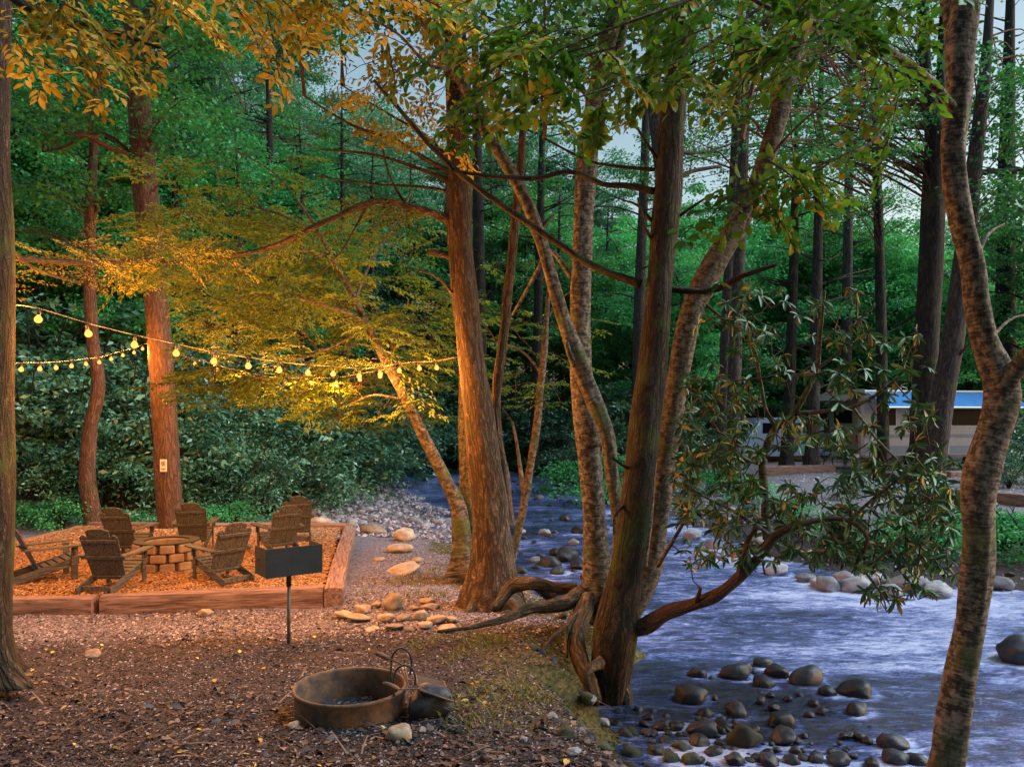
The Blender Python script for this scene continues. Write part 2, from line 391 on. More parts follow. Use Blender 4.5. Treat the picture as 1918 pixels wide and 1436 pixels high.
def axis(a, b, fine, lo, hi, grow=1.22):
    c = list(np.arange(a, b, fine)); s = fine; q = c[-1]
    while q < hi: s *= grow; q += s; c.append(q)
    s = fine; q = c[0]; pre = []
    while q > lo: s *= grow; q -= s; pre.append(q)
    return np.array(pre[::-1]+c)
gx = axis(-9, 9, .09, -260, 260); gy = axis(3.2, 21, .09, -60, 420)
GX, GY = np.meshgrid(gx, gy)
GZ = ground_z(GX.ravel(), GY.ravel())
SD = river_sd(GX.ravel(), GY.ravel())
def grid_mesh(name, GX, GY, Z, mat, attrs=()):
    ny, nx = GX.shape
    me = bpy.data.meshes.new(name); V = np.stack([GX.ravel(), GY.ravel(), Z], 1).astype(np.float32)
    me.vertices.add(len(V)); me.vertices.foreach_set('co', V.ravel())
    i = (np.arange(ny-1)[:,None]*nx+np.arange(nx-1)[None,:]).ravel()
    q = np.stack([i, i+1, i+nx+1, i+nx], 1).astype(np.int32)
    me.loops.add(q.size); me.loops.foreach_set('vertex_index', q.ravel())
    me.polygons.add(len(q)); me.polygons.foreach_set('loop_start', (np.arange(len(q))*4).astype(np.int32))
    for nm, c in attrs:
        a = me.attributes.new(nm, 'FLOAT_COLOR', 'POINT'); a.data.foreach_set('color', c.astype(np.float32).ravel())
    me.polygons.foreach_set('use_smooth', [True]*len(q))
    me.materials.append(mat); me.update(calc_edges=True)
    o = bpy.data.objects.new(name, me); COL.objects.link(o); return o
x_, y_ = GX.ravel(), GY.ravel()
jit = .35*snoise(x_, y_, 2.0, 8)+.2*snoise(x_, y_, 6.0, 9)
# gravel by the pad and along the path to the stream; moss near the bank; cobbles and silt by the water
gravel = sstep(8.3, 9.6, y_+jit*1.2-.12*x_)*sstep(30, 26, y_)*sstep(.9, .1, x_+jit)*(SD > -.3)*1.0
gravel = np.maximum(gravel, sstep(8.5, 10, x_)*0)
fargravel = sstep(.8, 3, SD+jit)*(x_ > 3)*(y_ > 13.2)*sstep(60, 44, y_)
moss = sstep(1.5, .3, np.abs(SD-.55)+jit*1.3)*(x_ < 4.6)*(y_ > 5)*(y_ < 17.5)*(SD > 0)
wet = sstep(.12, -.08, SD+.15*jit)
moss = np.maximum(moss, (1-fargravel)*sstep(20.5,24,y_+jit)*(SD > .6)*np.where(x_ < 2, sstep(4.2, 5.5, SD), 1)*.9)
attr = np.stack([np.maximum(gravel, fargravel)*(1-(y_ > 27)*(x_ < 2)), moss, wet, np.ones_like(wet)], 1)

def ground_mat():
    m, t, out = newmat('ground_litter')
    at = nd(t, 'ShaderNodeAttribute', attribute_name='zone'); sp = nd(t, 'ShaderNodeSeparateColor'); t.links.new(at.outputs['Color'], sp.inputs[0])
    tc = nd(t, 'ShaderNodeTexCoord')
    vo = nd(t, 'ShaderNodeTexVoronoi'); t.links.new(tc.outputs['Object'], vo.inputs['Vector']); setin(vo, Scale=38.0, Randomness=1.0)
    vs = nd(t, 'ShaderNodeSeparateColor'); t.links.new(vo.outputs['Color'], vs.inputs[0])
    n1 = nd(t, 'ShaderNodeTexNoise'); t.links.new(tc.outputs['Object'], n1.inputs['Vector']); setin(n1, Scale=1.6, Detail=8.0, Roughness=.65)
    n2 = nd(t, 'ShaderNodeTexNoise'); t.links.new(tc.outputs['Object'], n2.inputs['Vector']); setin(n2, Scale=45.0, Detail=6.0, Roughness=.7)
    f = math_(t, 'ADD', math_(t, 'MULTIPLY', vs.outputs[0], .45), math_(t, 'MULTIPLY', n2.outputs['Fac'], .6))
    soil = ramp(t, f, [(.25,(.010,.008,.009)),(.5,(.030,.023,.026)),(.72,(.07,.052,.056)),(.85,(.17,.13,.135))]).outputs[0]
    soil = mixc(t, math_(t, 'MULTIPLY', ramp(t, n1.outputs['Fac'], [(.4,(0,0,0)),(.6,(1,1,1))]).outputs[0], .55), soil, (.045,.03,.028))
    grav = ramp(t, f, [(.2,(.05,.042,.052)),(.5,(.15,.125,.145)),(.75,(.28,.24,.28)),(.9,(.42,.38,.42))]).outputs[0]
    mossc = ramp(t, f, [(.2,(.028,.026,.010)),(.5,(.075,.066,.022)),(.8,(.16,.12,.045))]).outputs[0]
    wetc = ramp(t, f, [(.2,(.008,.009,.010)),(.6,(.025,.026,.028)),(.9,(.06,.055,.05))]).outputs[0]
    c = mixc(t, sp.outputs[0], soil, grav)
    mk = ramp(t, math_(t, 'ADD', math_(t, 'MULTIPLY', sp.outputs[1], .62), math_(t, 'MULTIPLY', n1.outputs['Fac'], .5)), [(.50,(0,0,0)),(.68,(1,1,1))]).outputs[0]
    c = mixc(t, mk, c, mossc)
    c = mixc(t, sp.outputs[2], c, wetc)
    b = nd(t, 'ShaderNodeBsdfPrincipled'); t.links.new(c, b.inputs['Base Color']); b.inputs['Specular IOR Level'].default_value = .3
    rg = nd(t, 'ShaderNodeMapRange'); t.links.new(sp.outputs[2], rg.inputs[0]); rg.inputs[3].default_value = .9; rg.inputs[4].default_value = .35
    t.links.new(rg.outputs[0], b.inputs['Roughness'])
    bp = nd(t, 'ShaderNodeBump'); setin(bp, Strength=1.0, Distance=.03); t.links.new(f, bp.inputs['Height']); t.links.new(bp.outputs[0], b.inputs['Normal'])
    t.links.new(b.outputs[0], out.inputs[0]); return m
tag(grid_mesh('ground', GX, GY, GZ, ground_mat(), [('zone', attr)]), kind='structure')

# chips and dead leaves lying on the ground
rng = np.random.default_rng(5)
def chips(name, n, xy, mat, L, W, label=None, tm=LEAF_LO, lift=.004, tint=None, tilt=.35):
    x, y = xy[:,0], xy[:,1]; z = ground_z(x, y)
    a = rng.random(len(x))*6.283; D = np.stack([np.cos(a), np.sin(a), rng.normal(size=len(x))*.18], 1)
    N = unit(np.array([0,0,1.])+rng.normal(size=(len(x),3))*tilt)
    Ls = L*(.5+rng.random(len(x)))
    o = leaf_mesh(name, np.stack([x, y, z+lift], 1), D, N, Ls, W*(.5+rng.random(len(x))), rng.random(len(x)) if tint is None else tint, mat, tm)
    tag(o, label, kind='stuff'); return o
def pts_near(n, r0=3.4, r1=12, a0=-42, a1=25):
    # density falls off with distance, as large chips only show close by
    r = r0*(r1/r0)**rng.random(n); a = np.radians(a0+(a1-a0)*rng.random(n))
    return np.stack([r*np.sin(a), r*np.cos(a)], 1)
def chip_mat(name, stops, rough=.8):
    m, t, out = newmat(name); at = nd(t, 'ShaderNodeAttribute', attribute_name='tint')
    c = ramp(t, at.outputs['Fac'], stops, 'CONSTANT' if False else 'LINEAR').outputs[0]
    b = nd(t, 'ShaderNodeBsdfPrincipled'); t.links.new(c, b.inputs['Base Color']); setin(b, Roughness=rough); b.inputs['Specular IOR Level'].default_value = .3
    t.links.new(b.outputs[0], out.inputs[0]); return m
M['litter'] = chip_mat('litter_chips', [(0,(.011,.009,.010)),(.55,(.038,.028,.031)),(.85,(.10,.075,.08)),(1,(.42,.33,.33))])
M['gravel'] = chip_mat('gravel_chips', [(0,(.05,.04,.048)),(.5,(.17,.135,.15)),(1,(.50,.43,.46))])
M['mulch'] = chip_mat('wood_chips', [(0,(.16,.08,.035)),(.5,(.36,.19,.08)),(1,(.62,.37,.18))])
M['yleaf'] = chip_mat('fallen_leaf', [(0,(.25,.13,.04)),(.6,(.5,.33,.08)),(1,(.62,.48,.10))], .5)
p = pts_near(130000); s = river_sd(p[:,0], p[:,1]); p = p[s > .03]
g_ = sstep(8.3, 9.6, p[:,1]-.12*p[:,0])
pl = p[rng.random(len(p)) > g_*.75]
chips('leaf_litter', 0, pl, M['litter'], .028, .014, 'brown litter of bark chips and dead leaves over the campsite ground')
p = pts_near(60000, 7.5, 19, -40, 10); s = river_sd(p[:,0], p[:,1]); p = p[(s > .3)]
inpad = (p[:,0] < -2.5)&(p[:,1] > 10.6)
g_ = sstep(8.2, 9.6, p[:,1]-.12*p[:,0]); p = p[~inpad & (rng.random(len(p)) < g_[:len(p)])]
chips('gravel', 0, p, M['gravel'], .035, .022, 'pale pinkish gravel on the path beside the pad')
p = pts_near(260, 3.5, 11); p = p[river_sd(p[:,0], p[:,1]) > .2]
chips('fallen_leaves', 0, p, M['yleaf'], .055, .03, 'scattered yellow and tan fallen leaves', LEAF_HI, .012)

M['deadleaf'] = chip_mat('dead_leaf', [(0,(.025,.016,.015)),(.5,(.07,.045,.04)),(1,(.20,.14,.12))], .7)
p = pts_near(5200, 3.5, 12); k = (river_sd(p[:,0], p[:,1]) > .1)&(snoise(p[:,0], p[:,1], 1.7, 71)+.35*snoise(p[:,0], p[:,1], 5, 72) > -.02); chips('dead_leaves', 0, p[k], M['deadleaf'], .06, .034, 'drifts of brown dead leaves on the ground', LEAF_HI, .012, None, .5)
p = pts_near(520, 3.6, 11); p = p[river_sd(p[:,0], p[:,1]) > .1]; chips('fallen_twigs', 0, p, M['deadleaf'], .22, .010, 'thin broken twigs scattered over the litter', (np.array([(0,.5,0),(.3,.8,.02),(1,.2,0),(1,-.2,0),(.3,-.2,.02),(0,-.5,0)]), [(0,1,4,5),(1,2,3,4)]), .016, None, .1)

# ---------------------------------------------------------------- the wood-chip pad and its timbers
PZ = .60
PAD = [(-9.6,10.2),(-5.5,10.45),(-2.6,11.05),(-3.75,17.3),(-9.8,17.6)]
def in_poly(x, y, poly):
    ins = np.zeros(x.shape, bool); n = len(poly)
    for i in range(n):
        ax, ay = poly[i]; bx, by = poly[(i+1)%n]
        ins ^= ((ay > y) != (by > y)) & (x < (bx-ax)*(y-ay)/((by-ay) or 1e-9)+ax)
    return ins
mulch_m = simple('mulch_bed', (.38,.20,.09), .9, 0, .5, 30, .8, (.20,.10,.045))
X, Y = np.meshgrid(np.arange(-9.8, -2.4, .06), np.arange(10.2, 17.6, .06))
def pad_z(x, y): return PZ+.02*snoise(x, y, 3, 31)+.01*snoise(x, y, 10, 32)
ZP = pad_z(X.ravel(), Y.ravel())
o = grid_mesh('mulch_bed', X, Y, ZP, mulch_m)
bm_keep = in_poly(X.ravel(), Y.ravel(), [(-9.8,10.3),(-5.5,10.55),(-2.68,11.15),(-3.8,17.25),(-9.8,17.5)])
me = o.data
import bmesh
bm = bmesh.new(); bm.from_mesh(me); bm.verts.ensure_lookup_table()
bmesh.ops.delete(bm, geom=[v for v, k in zip(bm.verts, bm_keep) if not k], context='VERTS'); bm.to_mesh(me); bm.free()
tag(o, kind='structure')
n = 45000; p = np.stack([rng.uniform(-9.6,-2.6,n), 10.3+7.1*rng.random(n)**1.6], 1)
p = p[in_poly(p[:,0], p[:,1], [(-9.8,10.35),(-5.5,10.6),(-2.72,11.2),(-3.8,17.2),(-9.8,17.4)])]
a = rng.random(len(p))*6.283
tag(leaf_mesh('wood_chips', np.stack([p[:,0],p[:,1],pad_z(p[:,0],p[:,1])+.006],1), np.stack([np.cos(a),np.sin(a),rng.normal(size=len(p))*.25],1),
    unit(np.array([0,0,1.])+rng.normal(size=(len(p),3))*.4), .05*(.5+rng.random(len(p))), .02*(.5+rng.random(len(p))), rng.random(len(p)), M['mulch']),
    'orange brown wood chips covering the framed seating pad', kind='stuff')

def wood_mat(name, c1, c2, axis=0, scale=3.0, rough=.8):
    m, t, out = newmat(name); tc = nd(t, 'ShaderNodeTexCoord'); mp = nd(t, 'ShaderNodeMapping'); t.links.new(tc.outputs['Object'], mp.inputs[0])
    s = [14.0]*3; s[axis] = 1.2; mp.inputs['Scale'].default_value = tuple(v*scale/3 for v in s)
    nz = nd(t, 'ShaderNodeTexNoise'); t.links.new(mp.outputs[0], nz.inputs['Vector']); setin(nz, Scale=2.0, Detail=8.0, Roughness=.65, Distortion=.4)
    oi = nd(t, 'ShaderNodeObjectInfo')
    c = ramp(t, nz.outputs['Fac'], [(.32, tuple(v*.35 for v in c1)), (.45, c1), (.68, c2)]).outputs[0]
    b = nd(t, 'ShaderNodeBsdfPrincipled'); t.links.new(c, b.inputs['Base Color']); setin(b, Roughness=rough); b.inputs['Specular IOR Level'].default_value = .3
    bp = nd(t, 'ShaderNodeBump'); setin(bp, Strength=.8, Distance=.01); t.links.new(nz.outputs['Fac'], bp.inputs['Height']); t.links.new(bp.outputs[0], b.inputs['Normal'])
    t.links.new(b.outputs[0], out.inputs[0]); return m
M['timber'] = wood_mat('weathered_timber', (.17,.10,.085), (.36,.24,.20), 1)
def timber(a, b, wd, ht, ztop, label, nm='landscape_timber', sag=.012, zend=None):
    """a rough sawn beam from a to b (ground plan), its top at ztop"""
    a = np.array(a, float); b = np.array(b, float); L = float(np.linalg.norm(b-a)); ang = math.atan2(-(b-a)[0], (b-a)[1])
    mb = MB(); k = max(6, int(L/.12)); prof = [(-.5,.08),(-.5,.86),(-.44,.985),(-.2,1.0),(.2,1.0),(.44,.985),(.5,.86),(.5,.08),(.46,0),(-.46,0)]
    vs = []; sd = hash(label)%97 if False else len(label)
    for i in range(k+1):
        y = (i/k-.5)*L
        for j, (px_, pz_) in enumerate(prof):
            e = 1 if 0 < i < k else .93
            vs.append((px_*wd*e+.010*noise.noise((y*2.2, j*1.7, sd)), y, pz_*ht*(1 if 0<i<k else .98)-ht+sag*noise.noise((y*1.3, j*.9, sd+5))))
    q = len(prof); fs = [(i*q+j, i*q+(j+1)%q, (i+1)*q+(j+1)%q, (i+1)*q+j)[::-1] for i in range(k) for j in range(q)]
    fs.append(tuple(range(q))); fs.append(tuple(k*q+j for j in range(q))[::-1]); mb.add(vs, fs)
    o = mb.build(nm, M['timber']); c = (a+b)/2; o.location = (c[0], c[1], ztop); o.rotation_euler = (0,0,ang)
    if zend: o.rotation_euler = (math.atan2(zend, L), 0, ang)
    tag(o, label, 'timber', 'timbers framing the wood chip pad'); return o
timber((-9.4,10.13),(-5.56,10.32),.24,.30,.66,'weathered timber at the left end of the pad\'s front edge, partly behind the left trunk')
timber((-5.50,10.38),(-2.66,10.92),.24,.31,.67,'long front timber of the wood chip pad, right of the joint below the chairs')
timber((-2.50,10.82),(-3.02,13.75),.27,.33,.67,'right edge timber nearest the camera with its sawn end showing')
timber((-3.03,13.80),(-3.60,17.2),.25,.30,.66,'far half of the pad\'s right edge timber, ending at the round boulders')
timber((-3.72,17.30),(-6.3,17.45),.22,.26,.68,'short low timber along the pad\'s back edge behind the rear chairs')
timber((-6.35,17.45),(-9.6,17.6),.22,.26,.66,'back edge timber of the pad between the two left background trunks')
# timbers of the campsite across the stream
def farlog(pa, pb, w_, h_, label):
    a, b = G(*pa), G(*pb); z = max(a[2], b[2])+h_
    o = timber(a[:2], b[:2], w_, h_+.3, z, label); o['group'] = 'timbers edging the far campsites'
farlog((1432,892),(1562,884),.3,.28,'low timber edging the gravel site across the stream, below the two dark trunks')
farlog((1775,893),(1925,890),.3,.2,'upper timber edging the far campsite at the right of the camper')
farlog((1790,935),(1925,950),.3,.28,'lower dark timber on the far bank behind the speckled foreground trunk')
M['black_steel'] = simple('black_steel', (.015,.019,.024), .7, .0, .4, 9, .15)
M['rust'] = simple('rusty_steel', (.19,.095,.05), .85, .0, .6, 9, .5, (.05,.035,.03))
# ---------------------------------------------------------------- stones
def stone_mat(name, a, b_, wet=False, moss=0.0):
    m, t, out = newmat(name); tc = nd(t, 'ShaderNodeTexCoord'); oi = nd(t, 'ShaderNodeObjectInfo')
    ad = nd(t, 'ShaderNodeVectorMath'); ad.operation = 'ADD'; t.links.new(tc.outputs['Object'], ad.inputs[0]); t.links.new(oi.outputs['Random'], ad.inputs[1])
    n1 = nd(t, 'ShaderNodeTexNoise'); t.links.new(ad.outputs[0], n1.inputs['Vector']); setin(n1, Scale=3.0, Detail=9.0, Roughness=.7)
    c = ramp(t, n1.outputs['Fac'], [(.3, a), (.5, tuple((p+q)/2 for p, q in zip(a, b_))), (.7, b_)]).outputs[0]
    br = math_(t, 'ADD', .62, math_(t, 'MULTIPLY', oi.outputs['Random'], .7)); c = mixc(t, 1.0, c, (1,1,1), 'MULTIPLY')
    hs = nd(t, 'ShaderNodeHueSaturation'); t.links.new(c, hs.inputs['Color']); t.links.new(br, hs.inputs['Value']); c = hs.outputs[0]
    if moss:
        n2 = nd(t, 'ShaderNodeTexNoise'); t.links.new(ad.outputs[0], n2.inputs['Vector']); setin(n2, Scale=1.3, Detail=5.0)
        c = mixc(t, math_(t, 'MULTIPLY', ramp(t, n2.outputs['Fac'], [(.45,(0,0,0)),(.6,(1,1,1))]).outputs[0], moss), c, (.05,.07,.015))
    b = nd(t, 'ShaderNodeBsdfPrincipled'); t.links.new(c, b.inputs['Base Color']); setin(b, Roughness=.42 if wet else .78); b.inputs['Specular IOR Level'].default_value = .28
    bp = nd(t, 'ShaderNodeBump'); setin(bp, Strength=.5, Distance=.02); t.links.new(n1.outputs['Fac'], bp.inputs['Height']); t.links.new(bp.outputs[0], b.inputs['Normal'])
    t.links.new(b.outputs[0], out.inputs[0]); return m
M['stone_wet'] = stone_mat('wet_stone', (.008,.009,.012), (.05,.05,.06), True)
M['stone_mossy'] = stone_mat('mossy_stone', (.02,.02,.018), (.07,.07,.06), False, .5)
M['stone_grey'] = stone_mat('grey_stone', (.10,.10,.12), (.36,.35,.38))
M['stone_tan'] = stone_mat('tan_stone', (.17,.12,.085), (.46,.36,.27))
def stone_mesh(name, seed, mat, ang=.18, sub=3, flat=1.0):
    bm = bmesh.new(); bmesh.ops.create_icosphere(bm, subdivisions=sub, radius=.5)
    rs = random.Random(seed); cuts = [(Vector((rs.gauss(0,1), rs.gauss(0,1), rs.gauss(0,.8))).normalized(), .5*(.64+.30*rs.random())) for _ in range(12)]
    for v in bm.verts:
        p = v.co.copy()
        d = 1+ang*noise.noise(p*2.2+Vector((seed*3.7,0,0)))*2+(.07)*noise.noise(p*6+Vector((seed,0,0)))
        p *= d
        for nrm, dd in cuts:
            e = p.dot(nrm)-dd
            if e > 0: p -= nrm*e*.88
        v.co = p
    me = bpy.data.meshes.new(name); bm.to_mesh(me); bm.free(); me.polygons.foreach_set('use_smooth', [True]*len(me.polygons)); me.materials.append(mat); return me
SM = {k: [stone_mesh('stone', 10*i+j, M[k]) for j in range(5)] for i, k in enumerate(('stone_wet','stone_mossy','stone_grey','stone_tan'))}
rs = random.Random(3)
def stone(kind, x, y, z, w_, h=.6, d=.85, rz=None, label=None, group=None, name='stone', cat='stone', var=None, sink=.25, tilt=.15):
    me = SM[kind][rs.randrange(5) if var is None else var]
    o = bpy.data.objects.new(name, me); COL.objects.link(o)
    o.scale = (w_, w_*d, w_*h); o.rotation_euler = (rs.gauss(0,tilt), rs.gauss(0,tilt), rs.random()*6.28 if rz is None else rz)
    o.location = (x, y, z+w_*h*(.5-sink)); tag(o, label, cat, group); return o
WET = []
def stone_px(kind, px, py, wpx, **k):
    """px,py: where its foot meets the ground or water, wpx its width in photograph pixels"""
    water = k.pop('water', False)
    if water:
        Y = 8.
        for _ in range(6): Y = (EYE-float(water_z(Y)))*F/(py-HOR)
        g = np.array([(px-959)/F*Y, Y, float(water_z(Y))])
    else: g = G(px, py)
    wm = wpx/F*g[1]; dz = k.pop('z', None)
    if water and wpx > 30: WET.append((g[0], g[1]+wm*.35, wm*.5))
    return stone(kind, g[0], g[1]+wm*.35, g[2] if dz is None else dz, wm, **k)
WG = 'dark wet cobbles in the shallows at the lower right'
WL = 'small dark wet cobble filling gaps between the larger river stones at lower right'
ORD = ['first','second','third','fourth','fifth','sixth','seventh','eighth','ninth','tenth','eleventh','twelfth','thirteenth','fourteenth','fifteenth','sixteenth','seventeenth','eighteenth']
def by_place(lst, bands, what):
    '''lst of (px,py,w): a label counting from the left within its band of rows'''
    out = {}
    for lo, hi, nm in bands:
        m = sorted([q for q in lst if lo <= q[1] < hi])
        for i, q in enumerate(m): out[tuple(q[:2])] = '%s %s from the left %s' % (ORD[min(i,17)], what, nm)
    return out
named = {(1297,1316):'low dark slab-like stone alone at the left of the river stones', (1612,1308):'large smooth dark dome-shaped boulder farthest right of the upper river stones',
 (1519,1284):'broad brown-grey boulder at the upper middle of the river stones', (1402,1402):'biggest mossy dark boulder near the bottom of the stony shallows',
 (1684,1405):'rounded stone just left of the foreground trunk, a stick lying at its left', (1613,1340):'flat wet stone right of the bent driftwood, water washing over it',
 (1474,1392):'squarish slate boulder in the middle of the lower river stones', (1383,1272):'wide brown cobble at the upper left of the river stones',
 (1577,1434):'grey stone at the bottom edge with a yellow leaf on it'}
wet_list = [(1310,1270,38),(1383,1272,58),(1433,1250,38),(1433,1288,44),(1462,1268,46),(1519,1284,68),(1612,1308,72),(1555,1305,40),(1297,1316,65),(1613,1340,50),
 (1385,1344,52),(1325,1347,38),(1320,1382,66),(1402,1402,80),(1471,1362,55),(1474,1392,54),(1684,1405,62),(1684,1432,52),(1722,1434,44),(1316,1402,48),(1282,1410,40),
 (1577,1434,48),(1488,1432,36),(1533,1428,36),(1445,1436,46),(1354,1368,36),(1240,1368,36),(1268,1368,36),(1354,1268,18),(1335,1273,16),(1282,1380,18),(1519,1344,22),
 (1495,1393,22),(1493,1411,26),(1425,1300,14),(1445,1306,18),(1478,1312,20),(1500,1306,18),(1428,1316,22),(1452,1330,24),(1528,1322,26),(1370,1256,14),(1415,1262,16),
 (1340,1420,40),(1380,1434,44),(1250,1395,30),(1222,1380,28),(1300,1434,46),(1420,1428,30),(1600,1420,22),(1640,1438,34),(1215,1350,26),(1198,1335,22),(1340,1310,14),
 (1400,1255,26),(1495,1270,26),(1352,1398,26),(1440,1414,24),(1508,1424,24),(1260,1430,40),(1230,1415,34),(1375,1410,22),(1545,1338,24),(1225,1335,16),(1250,1345,18),(1560,1412,20)]
wet_lab = by_place([q for q in wet_list if (q[0],q[1]) not in named], [(0,1280,'in the highest row of river stones'),(1280,1325,'in the second row of river stones'),(1325,1360,'in the third row of river stones'),(1360,1390,'in the fourth row of river stones'),(1390,1415,'in the fifth row of river stones'),(1415,1500,'along the bottom edge of the river')], 'wet dark cobble')
for (a, b, c) in wet_list:
    k = 'stone_mossy' if (a, b) in ((1402,1402),(1282,1410),(1300,1434),(1260,1430)) else 'stone_wet'
    stone_px(k, a, b, c, water=True, h=.62, d=.9, label=named.get((a,b)) or wet_lab[(a,b)], group=WG, name='river_stone', sink=.33)
for i in range(120):
    px, py = rs.uniform(1195, 1700), rs.uniform(1325, 1436)
    if py < 1345+abs(px-1330)*.12: continue
    stone_px('stone_wet', px, py, rs.uniform(9, 24), water=True, label=WL, group=WG, name='river_stone', sink=.3)
def drift(name, pts, Y, r, mat, label, cat, seg=10, seed=3, sink=0):
    q = [P(a, b, Y+(c if len(t_) else 0)) for (a, b, c, *t_) in [(*p_, 0) if len(p_) == 2 else p_ for p_ in pts]]
    return q
def tube_obj(name, pts, rad, mat, label, cat, seg=10, step=.08, lump=.15, seed=1, group=None, flare=0):
    mb = MB(); tube(mb, pts, rad, seg, step, lump, seed=seed, flare=flare); o = mb.build(name, mat, smooth=True); return tag(o, label, cat, group)
tube_obj('driftwood', [P(1545,1288,8.9),P(1560,1300,8.7),P(1574,1325,8.35),P(1570,1345,8.1),P(1535,1350,7.9)], [.05,.07,.075,.10,.05], M['stone_tan'], 'bent brown piece of driftwood arching out of the water between the boulders', 'driftwood', lump=.1)
tube_obj('stick', [P(1625,1365,7.6),P(1655,1378,7.5),P(1676,1384,7.4)], [.045,.04,.03], M['bark_dark'], 'short dark stick poking left from the stone beside the foreground trunk', 'stick')
# rocks in the far reach and at the stream margins
ML = 'stream rock with water breaking round it, upstream between the trunks'
up_ = [(1030,1062,46),(1062,1050,60),(1040,1040,30),(1085,1065,44),(1002,1052,24),(1045,1075,34),(975,1075,30),(1075,1020,26),(1100,1085,30),(985,920,26),(1050,912,30),(1010,935,22),(1060,975,30),(975,1000,20),(1020,1000,26),(1085,1000,34)]
up_lab = by_place(up_, [(0,960,'in the farthest rapids'),(960,1030,'in the middle rapids'),(1030,1100,'in the nearest rapids behind the roots')], 'rock')
for (a, b, c) in up_:
    stone_px('stone_grey' if c < 30 else 'stone_wet', a, b, c, water=True, label=up_lab[(a,b)], group='rocks in the upstream rapids', name='stream_rock', sink=.35)
for i in range(60):
    px, py = rs.uniform(940, 1150), rs.uniform(900, 1085)
    stone_px('stone_wet', px, py, rs.uniform(8, 18)*((py-700)/300)**1, water=True, label=ML, group='rocks in the upstream rapids', name='stream_rock', sink=.45)
FL = 'rock at the water\'s edge of the far bank under the hanging bush'
fb_ = [(1560,1110,60),(1610,1112,70),(1672,1118,56),(1716,1112,80),(1590,1095,50),(1640,1100,60),(1540,1100,40),(1770,1120,70),(1512,1092,40),(1460,1078,50),(1420,1060,40),(1380,1045,44),(1340,1030,40),(1300,1012,40),(1880,1105,60),(1905,1085,60),(1840,1128,50)]
fb_lab = by_place(fb_, [(0,2000,'along the far bank waterline')], 'pale rock')
for (a, b, c) in fb_:
    stone_px('stone_grey', a, b, c, water=True, label=fb_lab[(a,b)], group='rocks along the far bank', name='bank_rock', sink=.25)
stone_px('stone_tan', 1905, 1000, 66, h=.55, label='large pale boulder on the far bank at the right edge of view', name='boulder', cat='boulder')
stone_px('stone_grey', 1560, 972, 34, label='rounded boulder at the foot of the far gravel site, seen through the bush', name='boulder', cat='boulder')
stone_px('stone_wet', 1930, 1248, 90, water=True, h=.7, label='dark angular rock cut by the right edge of view in open water', name='boulder', cat='boulder')
# the cobble bar at the left of the stream
CL = 'pale round cobble on the gravel bar behind the round boulders'
n = 0
while n < 290:
    py = 893+97*rs.random()**.8; px = rs.uniform(600-(py-905)*.6 if py > 905 else 700, 872)
    if py < 905 and px < 720: continue
    g = G(px, py)
    if g[1] > 33 or g[0] < -8.5: continue
    wm = rs.choice([.09,.12,.16,.2,.26,.34])*(1.0+.3*rs.random())
    stone('stone_grey', g[0], g[1], g[2], wm, h=.55, label=CL, group='cobbles of the gravel bar', name='cobble', sink=.3); n += 1
x = rng.uniform(-9,1.0,9000); y = rng.uniform(17.6,31,9000); s = river_sd(x,y); k = (s > -1.2)&(s < 5.5)&(x > -9+.1*y)
C = np.stack([x[k],y[k],ground_z(x[k],y[k])+.02],1)
PEB = (np.array([(0,0,0),(.3,.5,0),(1,.15,0),(.7,-.5,0),(.5,0,.4)]), [(0,4,1),(1,4,2),(2,4,3),(3,4,0)])
a = rng.random(len(C))*6.28
tag(leaf_mesh('pebbles', C, np.stack([np.cos(a),np.sin(a),a*0],1), np.tile([0,0,1.],(len(C),1))+rng.normal(size=(len(C),3))*.2, .05+.12*rng.random(len(C)), .04+.09*rng.random(len(C)), rng.random(len(C)), M['gravel'], PEB), 'small pale pebbles between the cobbles of the bar', kind='stuff')
n = 7000; y = rng.uniform(13, 34, n); x = rng.uniform(3, 24, n); s_ = river_sd(x, y); k = (s_ > -.3)&(s_ < 12); x, y = x[k], y[k]; a = rng.random(len(x))*6.28
tag(leaf_mesh('far_pebbles', np.stack([x,y,ground_z(x,y)+.01],1), np.stack([np.cos(a),np.sin(a),a*0],1), np.tile([0,0,1.],(len(x),1))+rng.normal(size=(len(x),3))*.2, .04+.10*rng.random(len(x))**2, .03+.07*rng.random(len(x))**2, rng.random(len(x)), M['gravel'], PEB), 'small pebbles strewn over the far bank', kind='stuff')
for i in range(34):
    y = rs.uniform(14, 24); x = XD(y, [13.9,15.2,17.5,22,28], [6.8,5.8,5.2,4.6,3.9])+rs.uniform(.1, 3.2); stone('stone_grey' if rs.random() < .7 else 'stone_mossy', x, y, gz(x, y), rs.uniform(.15,.5), h=.5, label='half-buried grey stone on the slope of the far bank behind the bush', group='stones on the far bank slope', name='bank_stone', sink=.3)
# boulders at the pad's far corner
for (a, b, c, h, lab) in [(590,992,50,.62,'half-buried rounded boulder behind the pad\'s back timber'),(628,994,26,.6,'small round stone between the buried boulder and the pad corner'),
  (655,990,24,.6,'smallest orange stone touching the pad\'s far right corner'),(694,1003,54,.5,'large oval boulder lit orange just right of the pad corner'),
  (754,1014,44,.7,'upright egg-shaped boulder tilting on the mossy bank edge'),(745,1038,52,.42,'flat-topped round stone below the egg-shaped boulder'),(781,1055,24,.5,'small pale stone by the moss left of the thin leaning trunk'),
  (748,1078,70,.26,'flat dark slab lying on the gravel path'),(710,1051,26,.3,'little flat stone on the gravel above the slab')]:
    stone_px('stone_tan', a, b, c, h=h, d=.8, rz=0, label=lab, name='boulder', cat='boulder', sink=.2, tilt=.1)
